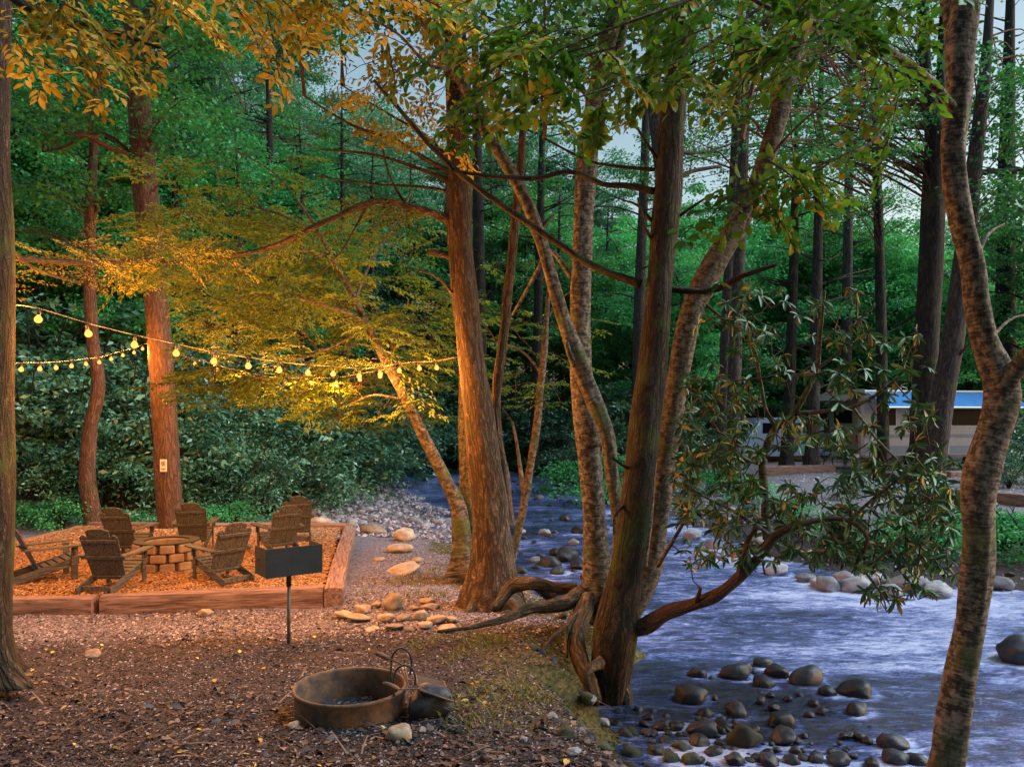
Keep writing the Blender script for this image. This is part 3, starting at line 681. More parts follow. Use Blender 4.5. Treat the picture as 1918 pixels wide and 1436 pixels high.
# the row of stones between the path and the central tree
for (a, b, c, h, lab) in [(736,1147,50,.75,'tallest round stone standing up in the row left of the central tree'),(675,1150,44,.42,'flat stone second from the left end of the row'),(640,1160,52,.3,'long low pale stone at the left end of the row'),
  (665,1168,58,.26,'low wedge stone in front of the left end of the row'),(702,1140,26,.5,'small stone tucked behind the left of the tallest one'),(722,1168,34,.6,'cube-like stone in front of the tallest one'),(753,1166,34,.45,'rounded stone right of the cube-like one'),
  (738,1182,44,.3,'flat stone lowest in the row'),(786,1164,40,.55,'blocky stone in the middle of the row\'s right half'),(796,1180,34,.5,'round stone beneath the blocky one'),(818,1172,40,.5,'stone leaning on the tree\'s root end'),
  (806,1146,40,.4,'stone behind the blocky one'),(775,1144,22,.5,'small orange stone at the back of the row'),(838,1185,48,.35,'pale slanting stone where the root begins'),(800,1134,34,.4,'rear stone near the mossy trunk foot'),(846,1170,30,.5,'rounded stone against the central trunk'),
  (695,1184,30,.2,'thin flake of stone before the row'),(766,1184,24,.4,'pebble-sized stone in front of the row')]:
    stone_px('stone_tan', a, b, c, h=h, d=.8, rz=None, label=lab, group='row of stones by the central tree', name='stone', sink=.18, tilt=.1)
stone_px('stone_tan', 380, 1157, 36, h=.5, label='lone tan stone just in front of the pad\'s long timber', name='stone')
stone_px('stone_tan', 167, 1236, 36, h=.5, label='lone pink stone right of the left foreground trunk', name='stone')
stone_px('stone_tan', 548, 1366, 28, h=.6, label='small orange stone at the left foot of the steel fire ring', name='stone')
stone_px('stone_tan', 744, 1398, 68, h=.5, d=.6, rz=.2, var=2, label='pale flat-faced rock in front of the fire ring', name='rock', cat='rock', tilt=.05)
stone_px('stone_wet', 806, 1352, 92, h=.78, d=.8, rz=.3, var=1, label='dark boulder right of the fire ring with the folded grate lying on it', name='boulder', cat='boulder', tilt=.05, sink=.15)
for (a, b, c, lab) in [(1062,1388,40,'round grey stone at the bottom of the mossy bank slope'),(1036,1352,28,'small stone above the bank slope, right of centre'),(1105,1352,34,'pale stone wedged below the root on the bank'),
  (1132,1372,26,'dark stone next to the pale one on the bank'),(1128,1408,36,'mossy stone low on the bank slope'),(1175,1390,40,'mossy stone at the bank foot by the water'),(1075,1425,34,'half-buried stone at the bottom edge, left of the moss'),(1185,1428,50,'broad mossy stone at the bottom edge of the bank'),(980,1392,22,'little flat stone on the bare slope')]:
    stone_px('stone_mossy' if 'mossy' in lab else 'stone_grey', a, b, c, label=lab, name='stone', sink=.3)

for i in range(70):
    y = rs.uniform(4.9, 8.2); x = XD(y, [4.4,5.4,6.4,7.4,8.2], [1.75,1.42,1.22,1.1,.85])-rs.uniform(-.25, .75)
    sd_ = float(river_sd(np.array([x]), np.array([y]))[0]); wv = rs.uniform(.05,.17)*(1.5 if sd_ < .2 else 1)
    stone('stone_mossy' if rs.random() < .6 else 'stone_wet', x, y, gz(x, y), wv, h=.6, label='half-buried mossy stone studding the bank slope above the river stones', group='stones studding the bank slope', name='stone', sink=.3)

# ---------------------------------------------------------------- the stream's surface
def water_mat():
    m, t, out = newmat('stream_water')
    tc = nd(t, 'ShaderNodeTexCoord'); at = nd(t, 'ShaderNodeAttribute', attribute_name='foam_sheen'); sp = nd(t, 'ShaderNodeSeparateColor'); t.links.new(at.outputs['Color'], sp.inputs[0])
    # the current runs towards the lower right of the view: streaks along it
    mp = nd(t, 'ShaderNodeMapping'); t.links.new(tc.outputs['Object'], mp.inputs[0]); mp.inputs['Rotation'].default_value = (0,0,R(-24)); mp.inputs['Scale'].default_value = (1.5, 4.4, 1)
    n1 = nd(t, 'ShaderNodeTexNoise'); t.links.new(mp.outputs[0], n1.inputs['Vector']); setin(n1, Scale=2.2, Detail=8.0, Roughness=.62, Distortion=.6)
    n2 = nd(t, 'ShaderNodeTexNoise'); t.links.new(mp.outputs[0], n2.inputs['Vector']); setin(n2, Scale=7.0, Detail=5.0, Roughness=.62, Distortion=1.6)
    h = math_(t, 'ADD', math_(t, 'MULTIPLY', n1.outputs['Fac'], .6), math_(t, 'MULTIPLY', n2.outputs['Fac'], .4))
    fo = math_(t, 'ADD', h, math_(t, 'MULTIPLY', math_(t, 'SUBTRACT', sp.outputs[0], .5), .42))
    c = ramp(t, fo, [(.35,(.008,.014,.034)),(.47,(.04,.065,.18)),(.56,(.15,.20,.48)),(.69,(.56,.62,.92))]).outputs[0]  # foam tones, with the sky's blue-lavender reflection put into the base colour
    b = nd(t, 'ShaderNodeBsdfPrincipled'); t.links.new(c, b.inputs['Base Color'])
    setin(b, IOR=1.33, Roughness=.12); b.inputs['Specular IOR Level'].default_value = .6
    b.inputs['Specular Tint'].default_value = (1,1,1,1)
    bp = nd(t, 'ShaderNodeBump'); setin(bp, Strength=1.0, Distance=.09); t.links.new(h, bp.inputs['Height']); t.links.new(bp.outputs[0], b.inputs['Normal'])
    t.links.new(b.outputs[0], out.inputs[0]); return m
wx = axis(-2, 10, .07, -34, 62); wy = axis(3.5, 24, .07, -8, 54)
WX, WY = np.meshgrid(wx, wy); wxr, wyr = WX.ravel(), WY.ravel()
u_ = (wxr*math.cos(R(24))-wyr*math.sin(R(24))); v_ = (wxr*math.sin(R(24))+wyr*math.cos(R(24)))
wz = water_z(wyr)+.034*snoise(u_*1.0, v_*2.2, 2.4, 21)+.022*snoise(u_, v_*1.8, 6, 22)+.007*snoise(u_, v_*1.5, 15, 23)
wsd = river_sd(wxr, wyr)
calm = np.exp(-(((wxr-2.2)/1.3)**2+((wyr-8.0)/1.4)**2))
foam_sheen = np.clip(.45+.40*snoise(wxr*.7, wyr*1.2, 1.3, 25)+.25*snoise(wxr, wyr*1.6, 3.0, 26)+.20*sstep(7,11,wyr)*sstep(1.5,5,wxr)-.32*calm-.1*sstep(12,15,wyr)*sstep(3,0,wxr)+.25*sstep(26,34,wyr), 0, 1)
for (sx, sy, sr) in WET:
    dd = np.hypot((wxr-sx), (wyr-sy)*1.0); k_ = dd < sr*3+.3
    wake = np.where((wxr-sx)*.8-(wyr-sy)*.6 > 0, 1.0, .55)
    foam_sheen[k_] += (.42*np.exp(-((dd-sr*1.12)/.055)**2)*wake+.08*np.exp(-(dd/(sr*2.2))**2)*(wake > .9))[k_]
fa = np.stack([foam_sheen, foam_sheen, foam_sheen, np.ones_like(foam_sheen)], 1)
tag(grid_mesh('water', WX, WY, wz-np.where(wsd > 1.3, 1.6, 0), water_mat(), [('foam_sheen', fa)]), kind='structure')


# ---------------------------------------------------------------- chairs
M['chair'] = wood_mat('chair_wood', (.055,.052,.054), (.145,.138,.138), 1, 4, .65)
def make_chair():
    root = empty('adirondack_chair'); m = M['chair']
    # local axes: faces +y, x to its right
    def part(name, fn):
        mb = MB(); fn(mb); return mb.build(name, m, root)
    by0, bz0, by1, bz1 = -.14, .17, -.52, .98       # foot and top of the raked back
    L = math.hypot(by1-by0, bz1-bz0); dy, dz = (by1-by0)/L, (bz1-bz0)/L
    def back(mb):
        W = .118; tops = [.86,.985,1.03,.985,.86]
        for i in range(5):
            x0 = (i-2)*(W+.007)-W/2; k = 6; vs = []
            prof = [(0,0),(W,0)]
            top = []
            for j in range(k+1):
                u = j/k; X_ = x0+W*u
                if i in (0,4): e = tops[i]+.045*math.sin(math.pi*u)
                else:
                    e = .955+.085*math.sqrt(max(0, 1-(X_/.195)**2))
                top.append((x0+W*u, e*L))
            out = [(x0,0.0),(x0+W,0.0)]+top[::-1]
            nn = len(out)
            for th in (0, .02):
                for (X_, s_) in out: vs.append((X_*(.86+.14*s_/L), by0+dy*s_-dz*th, bz0+dz*s_+dy*th))
            fs = [tuple(range(nn)), tuple(range(2*nn-1, nn-1, -1))]+[(j, (j+1)%nn+0, (j+1)%nn+nn, j+nn)[::-1] for j in range(nn)]
            mb.add(vs, fs, .5)
    part('backrest', back)
    def rail(s_, wd, name):
        def f(mb):
            c = (0, by0+dy*s_-dz*.038, bz0+dz*s_+dy*.038)
            mb.beam((c[0]-wd/2,c[1],c[2]), (c[0]+wd/2,c[1],c[2]), .03, .055, (0,dy,dz))
        part(name, f)
    rail(.80*L, .55, 'back_rail'); rail(.46*L, .70, 'back_rail'); rail(.04*L, .56, 'back_rail')
    for i in range(6):
        t = i/5; y = .36-.50*t; z = .375-.19*t
        part('seat_slat', lambda mb: mb.beam((-.29,y,z),(.29,y,z), .085, .02, (0,-.35,1)))
    for s in (-1, 1):
        part('rear_leg', lambda mb: mb.beam((s*.265,.40,.31),(s*.265,-.62,.045), .026, .13, (0,0,1)))
        part('front_leg', lambda mb: (mb.beam((s*.30,.34,0),(s*.30,.34,.54), .026, .10, (0,1,0)), mb.beam((s*.325,.34,.40),(s*.325,.34,.54), .05, .03, (0,1,0))))
        def arm(mb):
            o_ = [(-.40,.035),(-.36,.06),(.10,.075),(.36,.08),(.44,.07),(.47,.03)]
            pts = [(s*.345+s*(.015 if y > 0 else -.01)-w_, y) for y, w_ in o_]+[(s*.345+s*(.015 if y > 0 else -.01)+w_, y) for y, w_ in o_[::-1]]
            nn = len(pts); vs = [(a_, b_, .545+(b_+.4)*.02) for a_, b_ in pts]+[(a_, b_, .569+(b_+.4)*.02) for a_, b_ in pts]
            mb.add(vs, [tuple(range(nn))[::-1], tuple(range(nn, 2*nn))]+[(j,(j+1)%nn,(j+1)%nn+nn,j+nn) for j in range(nn)])
        part('armrest', arm)
    part('front_apron', lambda mb: mb.beam((-.29,.405,.31),(.29,.405,.31), .022, .12))
    part('stretcher', lambda mb: mb.beam((-.255,-.50,.07),(.255,-.50,.07), .03, .08))
    return root
chairs = [(-7.05,11.75,48,'adirondack chair seen side-on at the far left, facing right beside the left trunk'),
 (-5.72,11.15,2,'front left adirondack chair with its back to us, nearest the front timber'),
 (-6.85,13.8,4,'adirondack chair behind the front left one, left of the tree with the sign'),
 (-5.90,14.4,-12,'adirondack chair directly in front of the tree with the sign'),
 (-4.42,11.75,-48,'adirondack chair angled left in the middle, just left of the grill'),
 (-4.22,14.0,-38,'adirondack chair with its back to us above the grill box'),
 (-4.33,15.6,-18,'rearmost adirondack chair, mostly hidden behind another chair')]
proto = make_chair()
for i, (x, y, a, lab) in enumerate(chairs):
    c = proto if i == 0 else copy_tree(proto)
    c.location = (x, y, float(pad_z(x, y))+.005); c.rotation_euler = (0,0,-R(a)); c.scale = (.89,)*3
    tag(c, lab, 'chair', 'adirondack chairs around the fire pit')

# stone fire pit
M['pit'] = stone_mat('pit_block', (.20,.13,.09), (.42,.29,.21))
def fire_pit():
    root = empty('fire_pit', (-5.62,12.6,PZ)); tag(root, 'round fire pit of stacked stone blocks between the chairs', 'fire pit')
    rr, n = .41, 11
    for k in range(3):
        mb = MB(); z = .075+.145*k
        for i in range(n):
            a = 2*math.pi*(i+.5*(k%2))/n
            from mathutils import Matrix
            w_ = 2*math.pi*rr/n-.012+rs.uniform(-.006,.006)
            mb.box((rr*math.cos(a), rr*math.sin(a), z), (.20+rs.uniform(-.015,.015), w_, .134), Matrix.Rotation(a+rs.uniform(-.02,.02), 3, 'Z'), .5, .018)
        mb.build('block_course', M['pit'], root)
    mb = MB(); seg = 40; ro, ri = .50, .34
    vs = []; fs = []
    for i in range(seg):
        a = 2*math.pi*i/seg
        for (r_, z) in ((ro,.435),(ro,.455),(ri,.455),(ri,.435)): vs.append((r_*math.cos(a), r_*math.sin(a), z))
    for i in range(seg):
        j = (i+1)%seg
        for q in range(4): fs.append((i*4+q, j*4+q, j*4+(q+1)%4, i*4+(q+1)%4))
    mb.add(vs, fs); mb.build('cap_ring', M['black_steel'], root)
    mb = MB(); a = [2*math.pi*i/24 for i in range(24)]
    mb.add([(.35*math.cos(q), .35*math.sin(q), .12) for q in a], [tuple(range(24))]); mb.build('ash_bed', simple('ash', (.05,.045,.04), .95, 0, .6, 20, .5), root)
fire_pit()

# ---------------------------------------------------------------- park grill on its post
M['steel_grey'] = simple('galvanised_post', (.20,.17,.15), .5, .6, .3, 12)
def hollow_box(mb, w_, d, h, th, z0, open_front=True):
    mb.box((0, d/2-th/2, z0+h/2), (w_, th, h)); 
    for s in (-1,1): mb.box((s*(w_/2-th/2), -th/2, z0+h/2-.0), (th, d-th, h-.002))
    mb.box((0,-th/2-.002,z0+th/2+.001), (w_-2*th, d-th-.004, th))
def grill():
    Y = 8.2; gx_ = (541-959)/F*Y; z0 = gz(gx_, Y)
    root = empty('park_grill', (gx_, Y, z0), R(36)); tag(root, 'black steel park grill on a single thin post in front of the pad', 'grill')
    mb = MB(); tube(mb, [(0,0,-.05),(0,0,.72)], [.019,.019], 12, .3, 0); mb.build('post', M['steel_grey'], root, True)
    mb = MB(); tube(mb, [(0,0,.62),(0,0,.76)], [.027,.027], 12, .3, 0); mb.build('collar', M['black_steel'], root, True)
    # the firebox turns its solid back to us
    mb = MB(); w_, d, h, th = .60, .36, .30, .006; z = .76
    mb.box((0,-d/2,z+h/2), (w_,th,h), None, .5, .002)
    for s in (-1,1): mb.box((s*(w_/2-th/2),th/2+.001,z+h/2), (th,d,h-.004), None, .5, .002)
    mb.box((0,.004,z+th), (w_-2*th-.002,d-.01,th), None, .5, .002)
    mb.build('firebox', M['black_steel'], root)
    mb = MB()
    for i in range(13): x = -w_/2+.03+i*(w_-.06)/12; tube(mb, [(x,-.15,z+.2),(x,.19,z+.2)], [.005]*2, 6, .4, 0)
    tube(mb, [(-w_/2+.02,.19,z+.2),(w_/2-.02,.19,z+.2)], [.007]*2, 6, .8, 0); mb.build('grate', M['rust'], root, True)
    for s in (-1,1):
        mb = MB(); x = s*w_/2
        tube(mb, [(x,.02,z+.17),(x+s*.05,.02,z+.19),(x+s*.07,.05,z+.165),(x+s*.05,.09,z+.14),(x,.1,z+.15)], [.006]*5, 6, .02, 0); mb.build('handle', M['rust'], root, True)
grill()

# ---------------------------------------------------------------- steel fire ring with the folded grate
def ring():
    Y = 5.6; x = (656-959)/F*Y; z0 = gz(x, Y)-.02
    root = empty('fire_ring', (x, Y, z0)); tag(root, 'rusty steel campfire ring sunk in the litter with a flipped cooking grate', 'fire ring')
    ro, h, th, seg = .395, .23, .008, 72; mb = MB(); vs = []; fs = []
    prof = [(ro,0),(ro,h-.03),(ro+.012,h-.022),(ro+.014,h-.008),(ro+.006,h),(ro-.008,h-.004),(ro-th,h-.02),(ro-th,0)]
    for i in range(seg):
        a = 2*math.pi*i/seg
        for (r_, z) in prof: vs.append((r_*math.cos(a)*(1+.004*math.sin(3*a)), r_*math.sin(a), z))
    q = len(prof)
    for i in range(seg):
        j = (i+1)%seg
        for p_ in range(q-1): fs.append((i*q+p_, j*q+p_, j*q+p_+1, i*q+p_+1))
    mb.add(vs, fs); mb.build('ring_wall', M['rust'], root, True)
    mb = MB(); k = 48; vs = []; fs = []
    for jr in range(10):
        r_ = (ro-.01)*jr/9
        for i in range(k):
            a = 2*math.pi*i/k; vs.append((r_*math.cos(a), r_*math.sin(a), .0+.03*noise.noise((r_*9*math.cos(a), r_*9*math.sin(a), 2))))
    for jr in range(9):
        for i in range(k): fs.append((jr*k+i, (jr+1)*k+i, (jr+1)*k+(i+1)%k, jr*k+(i+1)%k))
    mb.add(vs, fs); mb.build('ash_bed', simple('cold_ash', (.03,.03,.033), .95, 0, .7, 25, .8, (.006,.006,.007)), root)
    mb = MB()
    for i in range(7):
        a = rs.random()*3; mb.beam((-.12+.05*i, -.1*math.cos(a), .03),(-.05+.06*i, .1*math.sin(a)+.08, .045), .015, .012)
    mb.build('charred_sticks', M['litter'], root)
    st = M['black_steel']
    def L(px, py, y):         # photograph pixel at depth y in the ring's own axes
        p_ = P(px, py, y); return (p_[0]-x, p_[1]-Y, p_[2]-z0)
    for (pts, nm) in (([(733,1283,5.68),(733,1240,5.68),(738,1222,5.68),(752,1213,5.68),(766,1222,5.70),(771,1240,5.72),(768,1262,5.74)], 0),
                      ([(738,1303,5.38),(738,1270,5.38),(744,1252,5.38),(758,1245,5.38),(773,1253,5.40),(778,1270,5.42),(777,1282,5.42)], 1)):
        mb = MB(); tube(mb, [L(*p_) for p_ in pts], [.0075]*len(pts), 8, .02, 0); mb.build('hinge_hoop', st, root, True)
    for (a, b, y0_, y1_) in (((702,1221),(729,1233),5.72,5.68),((717,1278),(748,1290),5.32,5.30)):
        mb = MB(); p0, p1 = Vector(L(*a, y0_)), Vector(L(*b, y1_))
        q_ = [p0+(p1-p0)*t for t in (0,.15,.5,.85,1)]; tube(mb, q_, [.006,.016,.019,.016,.008], 10, .02, 0); 
        hd = mb.build('handle', M['rust'], root, True)
    mb = MB(); tube(mb, [L(729,1233,5.68), L(757,1248,5.6), L(766,1285,5.4), L(786,1288,5.35), L(748,1290,5.3)], [.006]*5, 6, .03, 0)
    tube(mb, [L(752,1250,5.66), L(766,1287,5.38)], [.007]*2, 6, .03, 0); tube(mb, [L(772,1262,5.74), L(786,1288,5.36)], [.007]*2, 6, .05, 0)
    tube(mb, [L(758,1302,5.3), L(768,1292,5.4)], [.006]*2, 6, .05, 0); mb.build('grate_frame', M['rust'], root, True)
    mb = MB(); c = [L(778,1262,5.72), L(830,1275,5.72), L(848,1312,5.36), L(784,1292,5.36)]
    c2 = [(a_, b_, d_-.012) for a_, b_, d_ in c]; mb.add(c+c2, [(0,1,2,3)[::-1],(4,5,6,7),(0,1,5,4),(1,2,6,5),(2,3,7,6),(3,0,4,7)])
    mb.build('grate_plate', st, root)
    mb = MB(); tube(mb, [c[1], c[2]], [.008]*2, 6, .3, 0); tube(mb, [c[0], c[3]], [.008]*2, 6, .3, 0); tube(mb, [c[2], c[3]], [.006]*2, 6, .3, 0); mb.build('plate_rim', M['rust'], root, True)
ring()

# ---------------------------------------------------------------- string lights
def emis(name, col, s):
    m, t, out = newmat(name); e = nd(t, 'ShaderNodeEmission'); e.inputs[0].default_value = (*col, 1); e.inputs[1].default_value = s; t.links.new(e.outputs[0], out.inputs[0]); return m
M['bulb'] = emis('lit_bulb', (1, .29, .055), .62)
M['wire'] = simple('wire', (.05,.035,.025), .6)
WARM = (1, .36, .06)
def bulb_mesh():
    mb = MB(); prof = [(0,-.052),(.016,-.049),(.030,-.038),(.036,-.022),(.034,-.006),(.024,.010),(.015,.022),(.013,.03)]
    seg = 14; vs = []; fs = []
    for (r_, z) in prof:
        for k in range(seg): a = 2*math.pi*k/seg; vs.append((max(r_,.001)*math.cos(a), max(r_,.001)*math.sin(a), z))
    for i in range(len(prof)-1):
        for k in range(seg): fs.append((i*seg+k, i*seg+(k+1)%seg, (i+1)*seg+(k+1)%seg, (i+1)*seg+k))
    mb.add(vs, fs); return mb
bm0 = bulb_mesh().build('bulb', M['bulb'], smooth=True); BULB = bm0.data; bpy.data.objects.remove(bm0)
mb = MB(); tube(mb, [(0,0,.028),(0,0,.075)], [.017,.014], 10, .1, 0); s0 = mb.build('socket', M['wire'], smooth=True); SOCK = s0.data; bpy.data.objects.remove(s0)
BL = bpy.data.lights.new('bulb_light', 'POINT'); BL.energy = BULB_W; BL.color = WARM; BL.shadow_soft_size = .05
def strand(name, ends, bulbs, label):
    """ends: start and end of the wire, bulbs: list of (px, py, depth)"""
    root = empty(name, ends[0]); tag(root, label, 'string lights', 'strings of warm bulbs over the pad'); o0 = np.array(ends[0])
    pts = []
    for i, (px, py, Y) in enumerate(bulbs):
        p_ = P(px, py, Y)
        b = bpy.data.objects.new('bulb', BULB); COL.objects.link(b); b.parent = root; b.location = p_-o0; b.scale = (.92,)*3
        b.rotation_euler = (rs.gauss(0,.1), rs.gauss(0,.1), 0)
        k = bpy.data.objects.new('socket', SOCK); COL.objects.link(k); k.parent = b
        l = bpy.data.objects.new('bulb_light', BL); COL.objects.link(l); l.parent = b; l.location = (0,0,-.11)
        pts.append(p_+np.array([0,0,.085])-o0)
    allp = [np.zeros(3)]+pts+[np.array(ends[1])-o0]
    mb = MB(); tube(mb, allp, [.006]*len(allp), 5, .12, 0); mb.build('wire', M['wire'], root, True)
A = [72,165,252,330,401,465,523,577,624,673,712,748,785,818]; AY = [595,622,643,659,674,683,691,696,698,702,698,692,688,687]
strand('string_lights', (P(8,568,6.4), P(862,668,11.15)), [(a, b, 6.9+.33*i) for i, (a, b) in enumerate(zip(A, AY))], 'nearest string of bulbs sloping from the left foreground trunk across to the central tree')
B = [(-150,687,8.6),(-100,690,9.2),(-55,692,9.8),(-12,693,10.4),(40,690,11.0),(75,689,11.7),(105,687,12.4),(134,684,13.1),(161,680,13.8),(186,677,14.5),(208,671,15.2),(230,664,15.9),(251,659,16.5),(267,652,17.1),(287,648,17.0)]
strand('string_lights', (P(-260,680,7.6), P(296,640,17.15)), B, 'string of closely spaced small bulbs between the left trunk and the tree with the sign')
Cc = [(365,680,16.0),(407,691,15.5),(449,703,15.0),(493,712,14.5),(536,716,14.0),(584,716,13.5),(630,716,13.0),(674,709,12.5),(712,703,12.1)]
strand('string_lights', (P(303,655,17.0), P(858,668,11.2)), Cc, 'lower sagging string of bulbs from the tree with the sign to the central tree')

# ---------------------------------------------------------------- camper, van and bicycle across the stream
paint = lambda n_, c_, r_=.35: simple(n_, c_, r_, 0, .12, 1.5)
M['camper_side'] = paint('camper_side', (.42,.45,.55)); M['camper_rear'] = paint('camper_rear', (.26,.22,.20)); M['camper_band'] = paint('camper_band', (.22,.27,.40))
M['glass_dark'] = simple('dark_glass', (.006,.008,.012), .2, 0, .1, spec=.15); M['awning'] = simple('awning_blue', (.05,.20,.50), .9, 0, .15, 1.5, spec=.1); M['rubber'] = simple('rubber', (.012,.012,.012), .8)
M['white_trim'] = paint('white_trim', (.62,.66,.74)); M['red_lens'] = simple('red_lens', (.35,.015,.01), .2); M['brown_roof'] = paint('brown_roof', (.09,.075,.065), .7)
def disc(mb, c, r_, wd, seg=24, inner=0):
    # wheel disc with its axle along local y
    vs = []
    for y in (-wd/2, wd/2):
        for k in range(seg): a = 2*math.pi*k/seg; vs.append((c[0]+r_*math.cos(a), c[1]+y, c[2]+r_*math.sin(a)))
    mb.add(vs, [tuple(range(seg)), tuple(range(2*seg-1, seg-1, -1))]+[(k, k+seg, (k+1)%seg+seg, (k+1)%seg) for k in range(seg)])
def camper():
    Yc = 31.0; x0 = (1615-959)/F*Yc; z0 = gz(x0+2, Yc+1)-.03
    root = empty('camper', (x0, Yc, z0), R(9)); tag(root, 'large silver camper with a blue awning parked beyond the stream at the right', 'camper')
    Lc, Wc, H0, H1 = 6.6, 2.4, .55, 3.25
    def part(name, mat, fn, par=root):
        mb = MB(); fn(mb); return mb.build(name, mat, par)
    body = part('body', M['camper_side'], lambda mb: mb.box((Lc/2, Wc/2, (H0+H1)/2), (Lc, Wc, H1-H0), None, .5, .10))
    part('rear_wall', M['camper_rear'], lambda mb: mb.box((-.03, Wc/2, (H0+H1)/2-.05), (.08, Wc-.25, H1-H0-.4), None, .5, .05))
    part('rear_window', M['glass_dark'], lambda mb: mb.box((-.08, Wc/2, 2.2), (.04, 1.3, .55), None, .5, .02))
    part('rear_roof_visor', M['brown_roof'], lambda mb: mb.add([(.05,-.1,3.32),(.05,Wc+.1,3.32),(-.9,Wc+.1,2.86),(-.9,-.1,2.86),(.05,-.1,3.20),(.05,Wc+.1,3.20),(-.9,Wc+.1,2.78),(-.9,-.1,2.78)],
        [(0,1,2,3),(7,6,5,4),(0,3,7,4),(3,2,6,7),(2,1,5,6),(1,0,4,5)]))
    part('number_plate', M['white_trim'], lambda mb: mb.box((-.085, Wc/2+.3, 1.15), (.02, .34, .17), None, .5, .005))
    for y in (.25, Wc-.25): part('tail_light', M['red_lens'], lambda mb: mb.box((-.085, y, 1.3), (.03, .12, .35), None, .5, .01))
    part('bumper', M['white_trim'], lambda mb: mb.box((-.16, Wc/2, .62), (.18, Wc-.1, .16), None, .5, .03))
    part('roof_rail', M['white_trim'], lambda mb: mb.box((Lc/2, -.02, 3.22), (Lc-.1, .08, .08), None, .5, .02))
    part('skirt_band', M['camper_band'], lambda mb: mb.box((Lc/2, -.012, .86), (Lc-.2, .03, .32), None, .5, .005))
    part('side_stripe', M['camper_band'], lambda mb: mb.box((Lc/2, -.012, 1.42), (Lc-.2, .03, .13), None, .5, .005))
    for (a, b) in ((.6,1.5),(2.0,3.2),(3.9,5.8)):
        fr = part('window', M['white_trim'], lambda mb: mb.box(((a+b)/2, -.02, 2.2), (b-a, .05, .82), None, .5, .02))
        part('pane', M['glass_dark'], lambda mb: mb.box(((a+b)/2, -.048, 2.2), (b-a-.1, .02, .72), None, .5, .004), fr)
    dr = part('door', M['white_trim'], lambda mb: mb.box((3.56, -.02, 1.62), (.6, .04, 1.9), None, .5, .02))
    part('handle', M['black_steel'], lambda mb: mb.box((3.80, -.06, 1.6), (.05, .04, .12), None, .5, .01), dr)
    part('step', M['black_steel'], lambda mb: mb.box((3.56, -.25, .42), (.6, .3, .05), None, .5, .01))
    # awning let down over the windows: sloping blue cloth with a dark hanging shade
    aw = part('awning', M['awning'], lambda mb: mb.add([(.2,-.08,3.16),(Lc-.1,-.08,3.16),(Lc-.1,-1.3,2.58),(.2,-1.3,2.58),(.2,-.08,3.13),(Lc-.1,-.08,3.13),(Lc-.1,-1.3,2.55),(.2,-1.3,2.55)],
        [(0,1,2,3)[::-1],(4,5,6,7),(0,3,7,4)[::-1],(3,2,6,7)[::-1],(2,1,5,6)[::-1],(1,0,4,5)[::-1]]))
    part('roller', M['white_trim'], lambda mb: mb.box((Lc/2, -1.32, 2.55), (Lc-.2, .08, .08), None, .5, .03), aw)
    for x in (.3, Lc-.2): part('awning_arm', M['white_trim'], lambda mb: mb.beam((x,-.06,1.3),(x,-1.3,2.52), .03, .03), aw)
    for x in (2.3, 3.1):
        wh = part('wheel', M['rubber'], lambda mb: disc(mb, (x, .05, .36), .36, .22)); part('rim', M['white_trim'], lambda mb: disc(mb, (x, -.065, .36), .2, .03), wh)
    part('roof_vent', M['white_trim'], lambda mb: mb.box((2.2, Wc/2, 3.32), (.5,.5,.16), None, .5, .04))
camper()
def van():
    Yc = 37.0; x0 = (1392-959)/F*Yc; z0 = gz(x0+1, Yc+1)
    root = empty('van', (x0, Yc, z0), R(14)); tag(root, 'pale blue van parked far behind the two dark trunks across the stream', 'van')
    prof = [(0,.35),(0,1.15),(.25,1.3),(.75,1.95),(1.1,2.15),(4.2,2.2),(4.45,2.05),(4.5,.35)]
    mb = MB(); n = len(prof); vs = []
    for y, ins in ((0,.0),(.06,0),(1.75,0),(1.81,0)):
        for (a, b) in prof:
            k = .04 if y in (0,1.81) else 0; vs.append((a+(.05 if a < 1 else -.05)*(k > 0), y, b-k))
    fs = [tuple(range(n))]+[tuple(3*n+i for i in range(n))[::-1]]
    for r_ in range(3): fs += [(r_*n+i, (r_+1)*n+i, (r_+1)*n+(i+1)%n, r_*n+(i+1)%n) for i in range(n)]
    mb.add(vs, fs); mb.build('body', paint('van_paint', (.30,.44,.66), .3), root)
    mb = MB(); mb.add([(.22,.15,1.36),(.22,1.66,1.36),(.66,1.66,1.88),(.66,.15,1.88)], [(0,3,2,1)]); mb.build('windscreen', M['glass_dark'], root)
    for (a, b) in ((1.05,1.9),(2.1,3.1),(3.25,4.2)):
        mb = MB(); mb.box(((a+b)/2,-.005,1.66), (b-a,.02,.5), None, .5, .005); mb.build('side_window', M['glass_dark'], root)
    for x in (.85, 3.65):
        mb = MB(); disc(mb, (x,.08,.34), .34, .2); wh = mb.build('wheel', M['rubber'], root)
        mb = MB(); disc(mb, (x,-.03,.34), .19, .03); mb.build('rim', M['white_trim'], wh)
    mb = MB(); mb.box((-.02,.3,.85),(.04,.25,.16),None,.5,.01); mb.box((-.02,1.5,.85),(.04,.25,.16),None,.5,.01); mb.build('headlights', M['white_trim'], root)
    mb = MB(); mb.box((-.03,.9,.5),(.1,1.7,.18),None,.5,.02); mb.build('bumper', M['rubber'], root)
van()
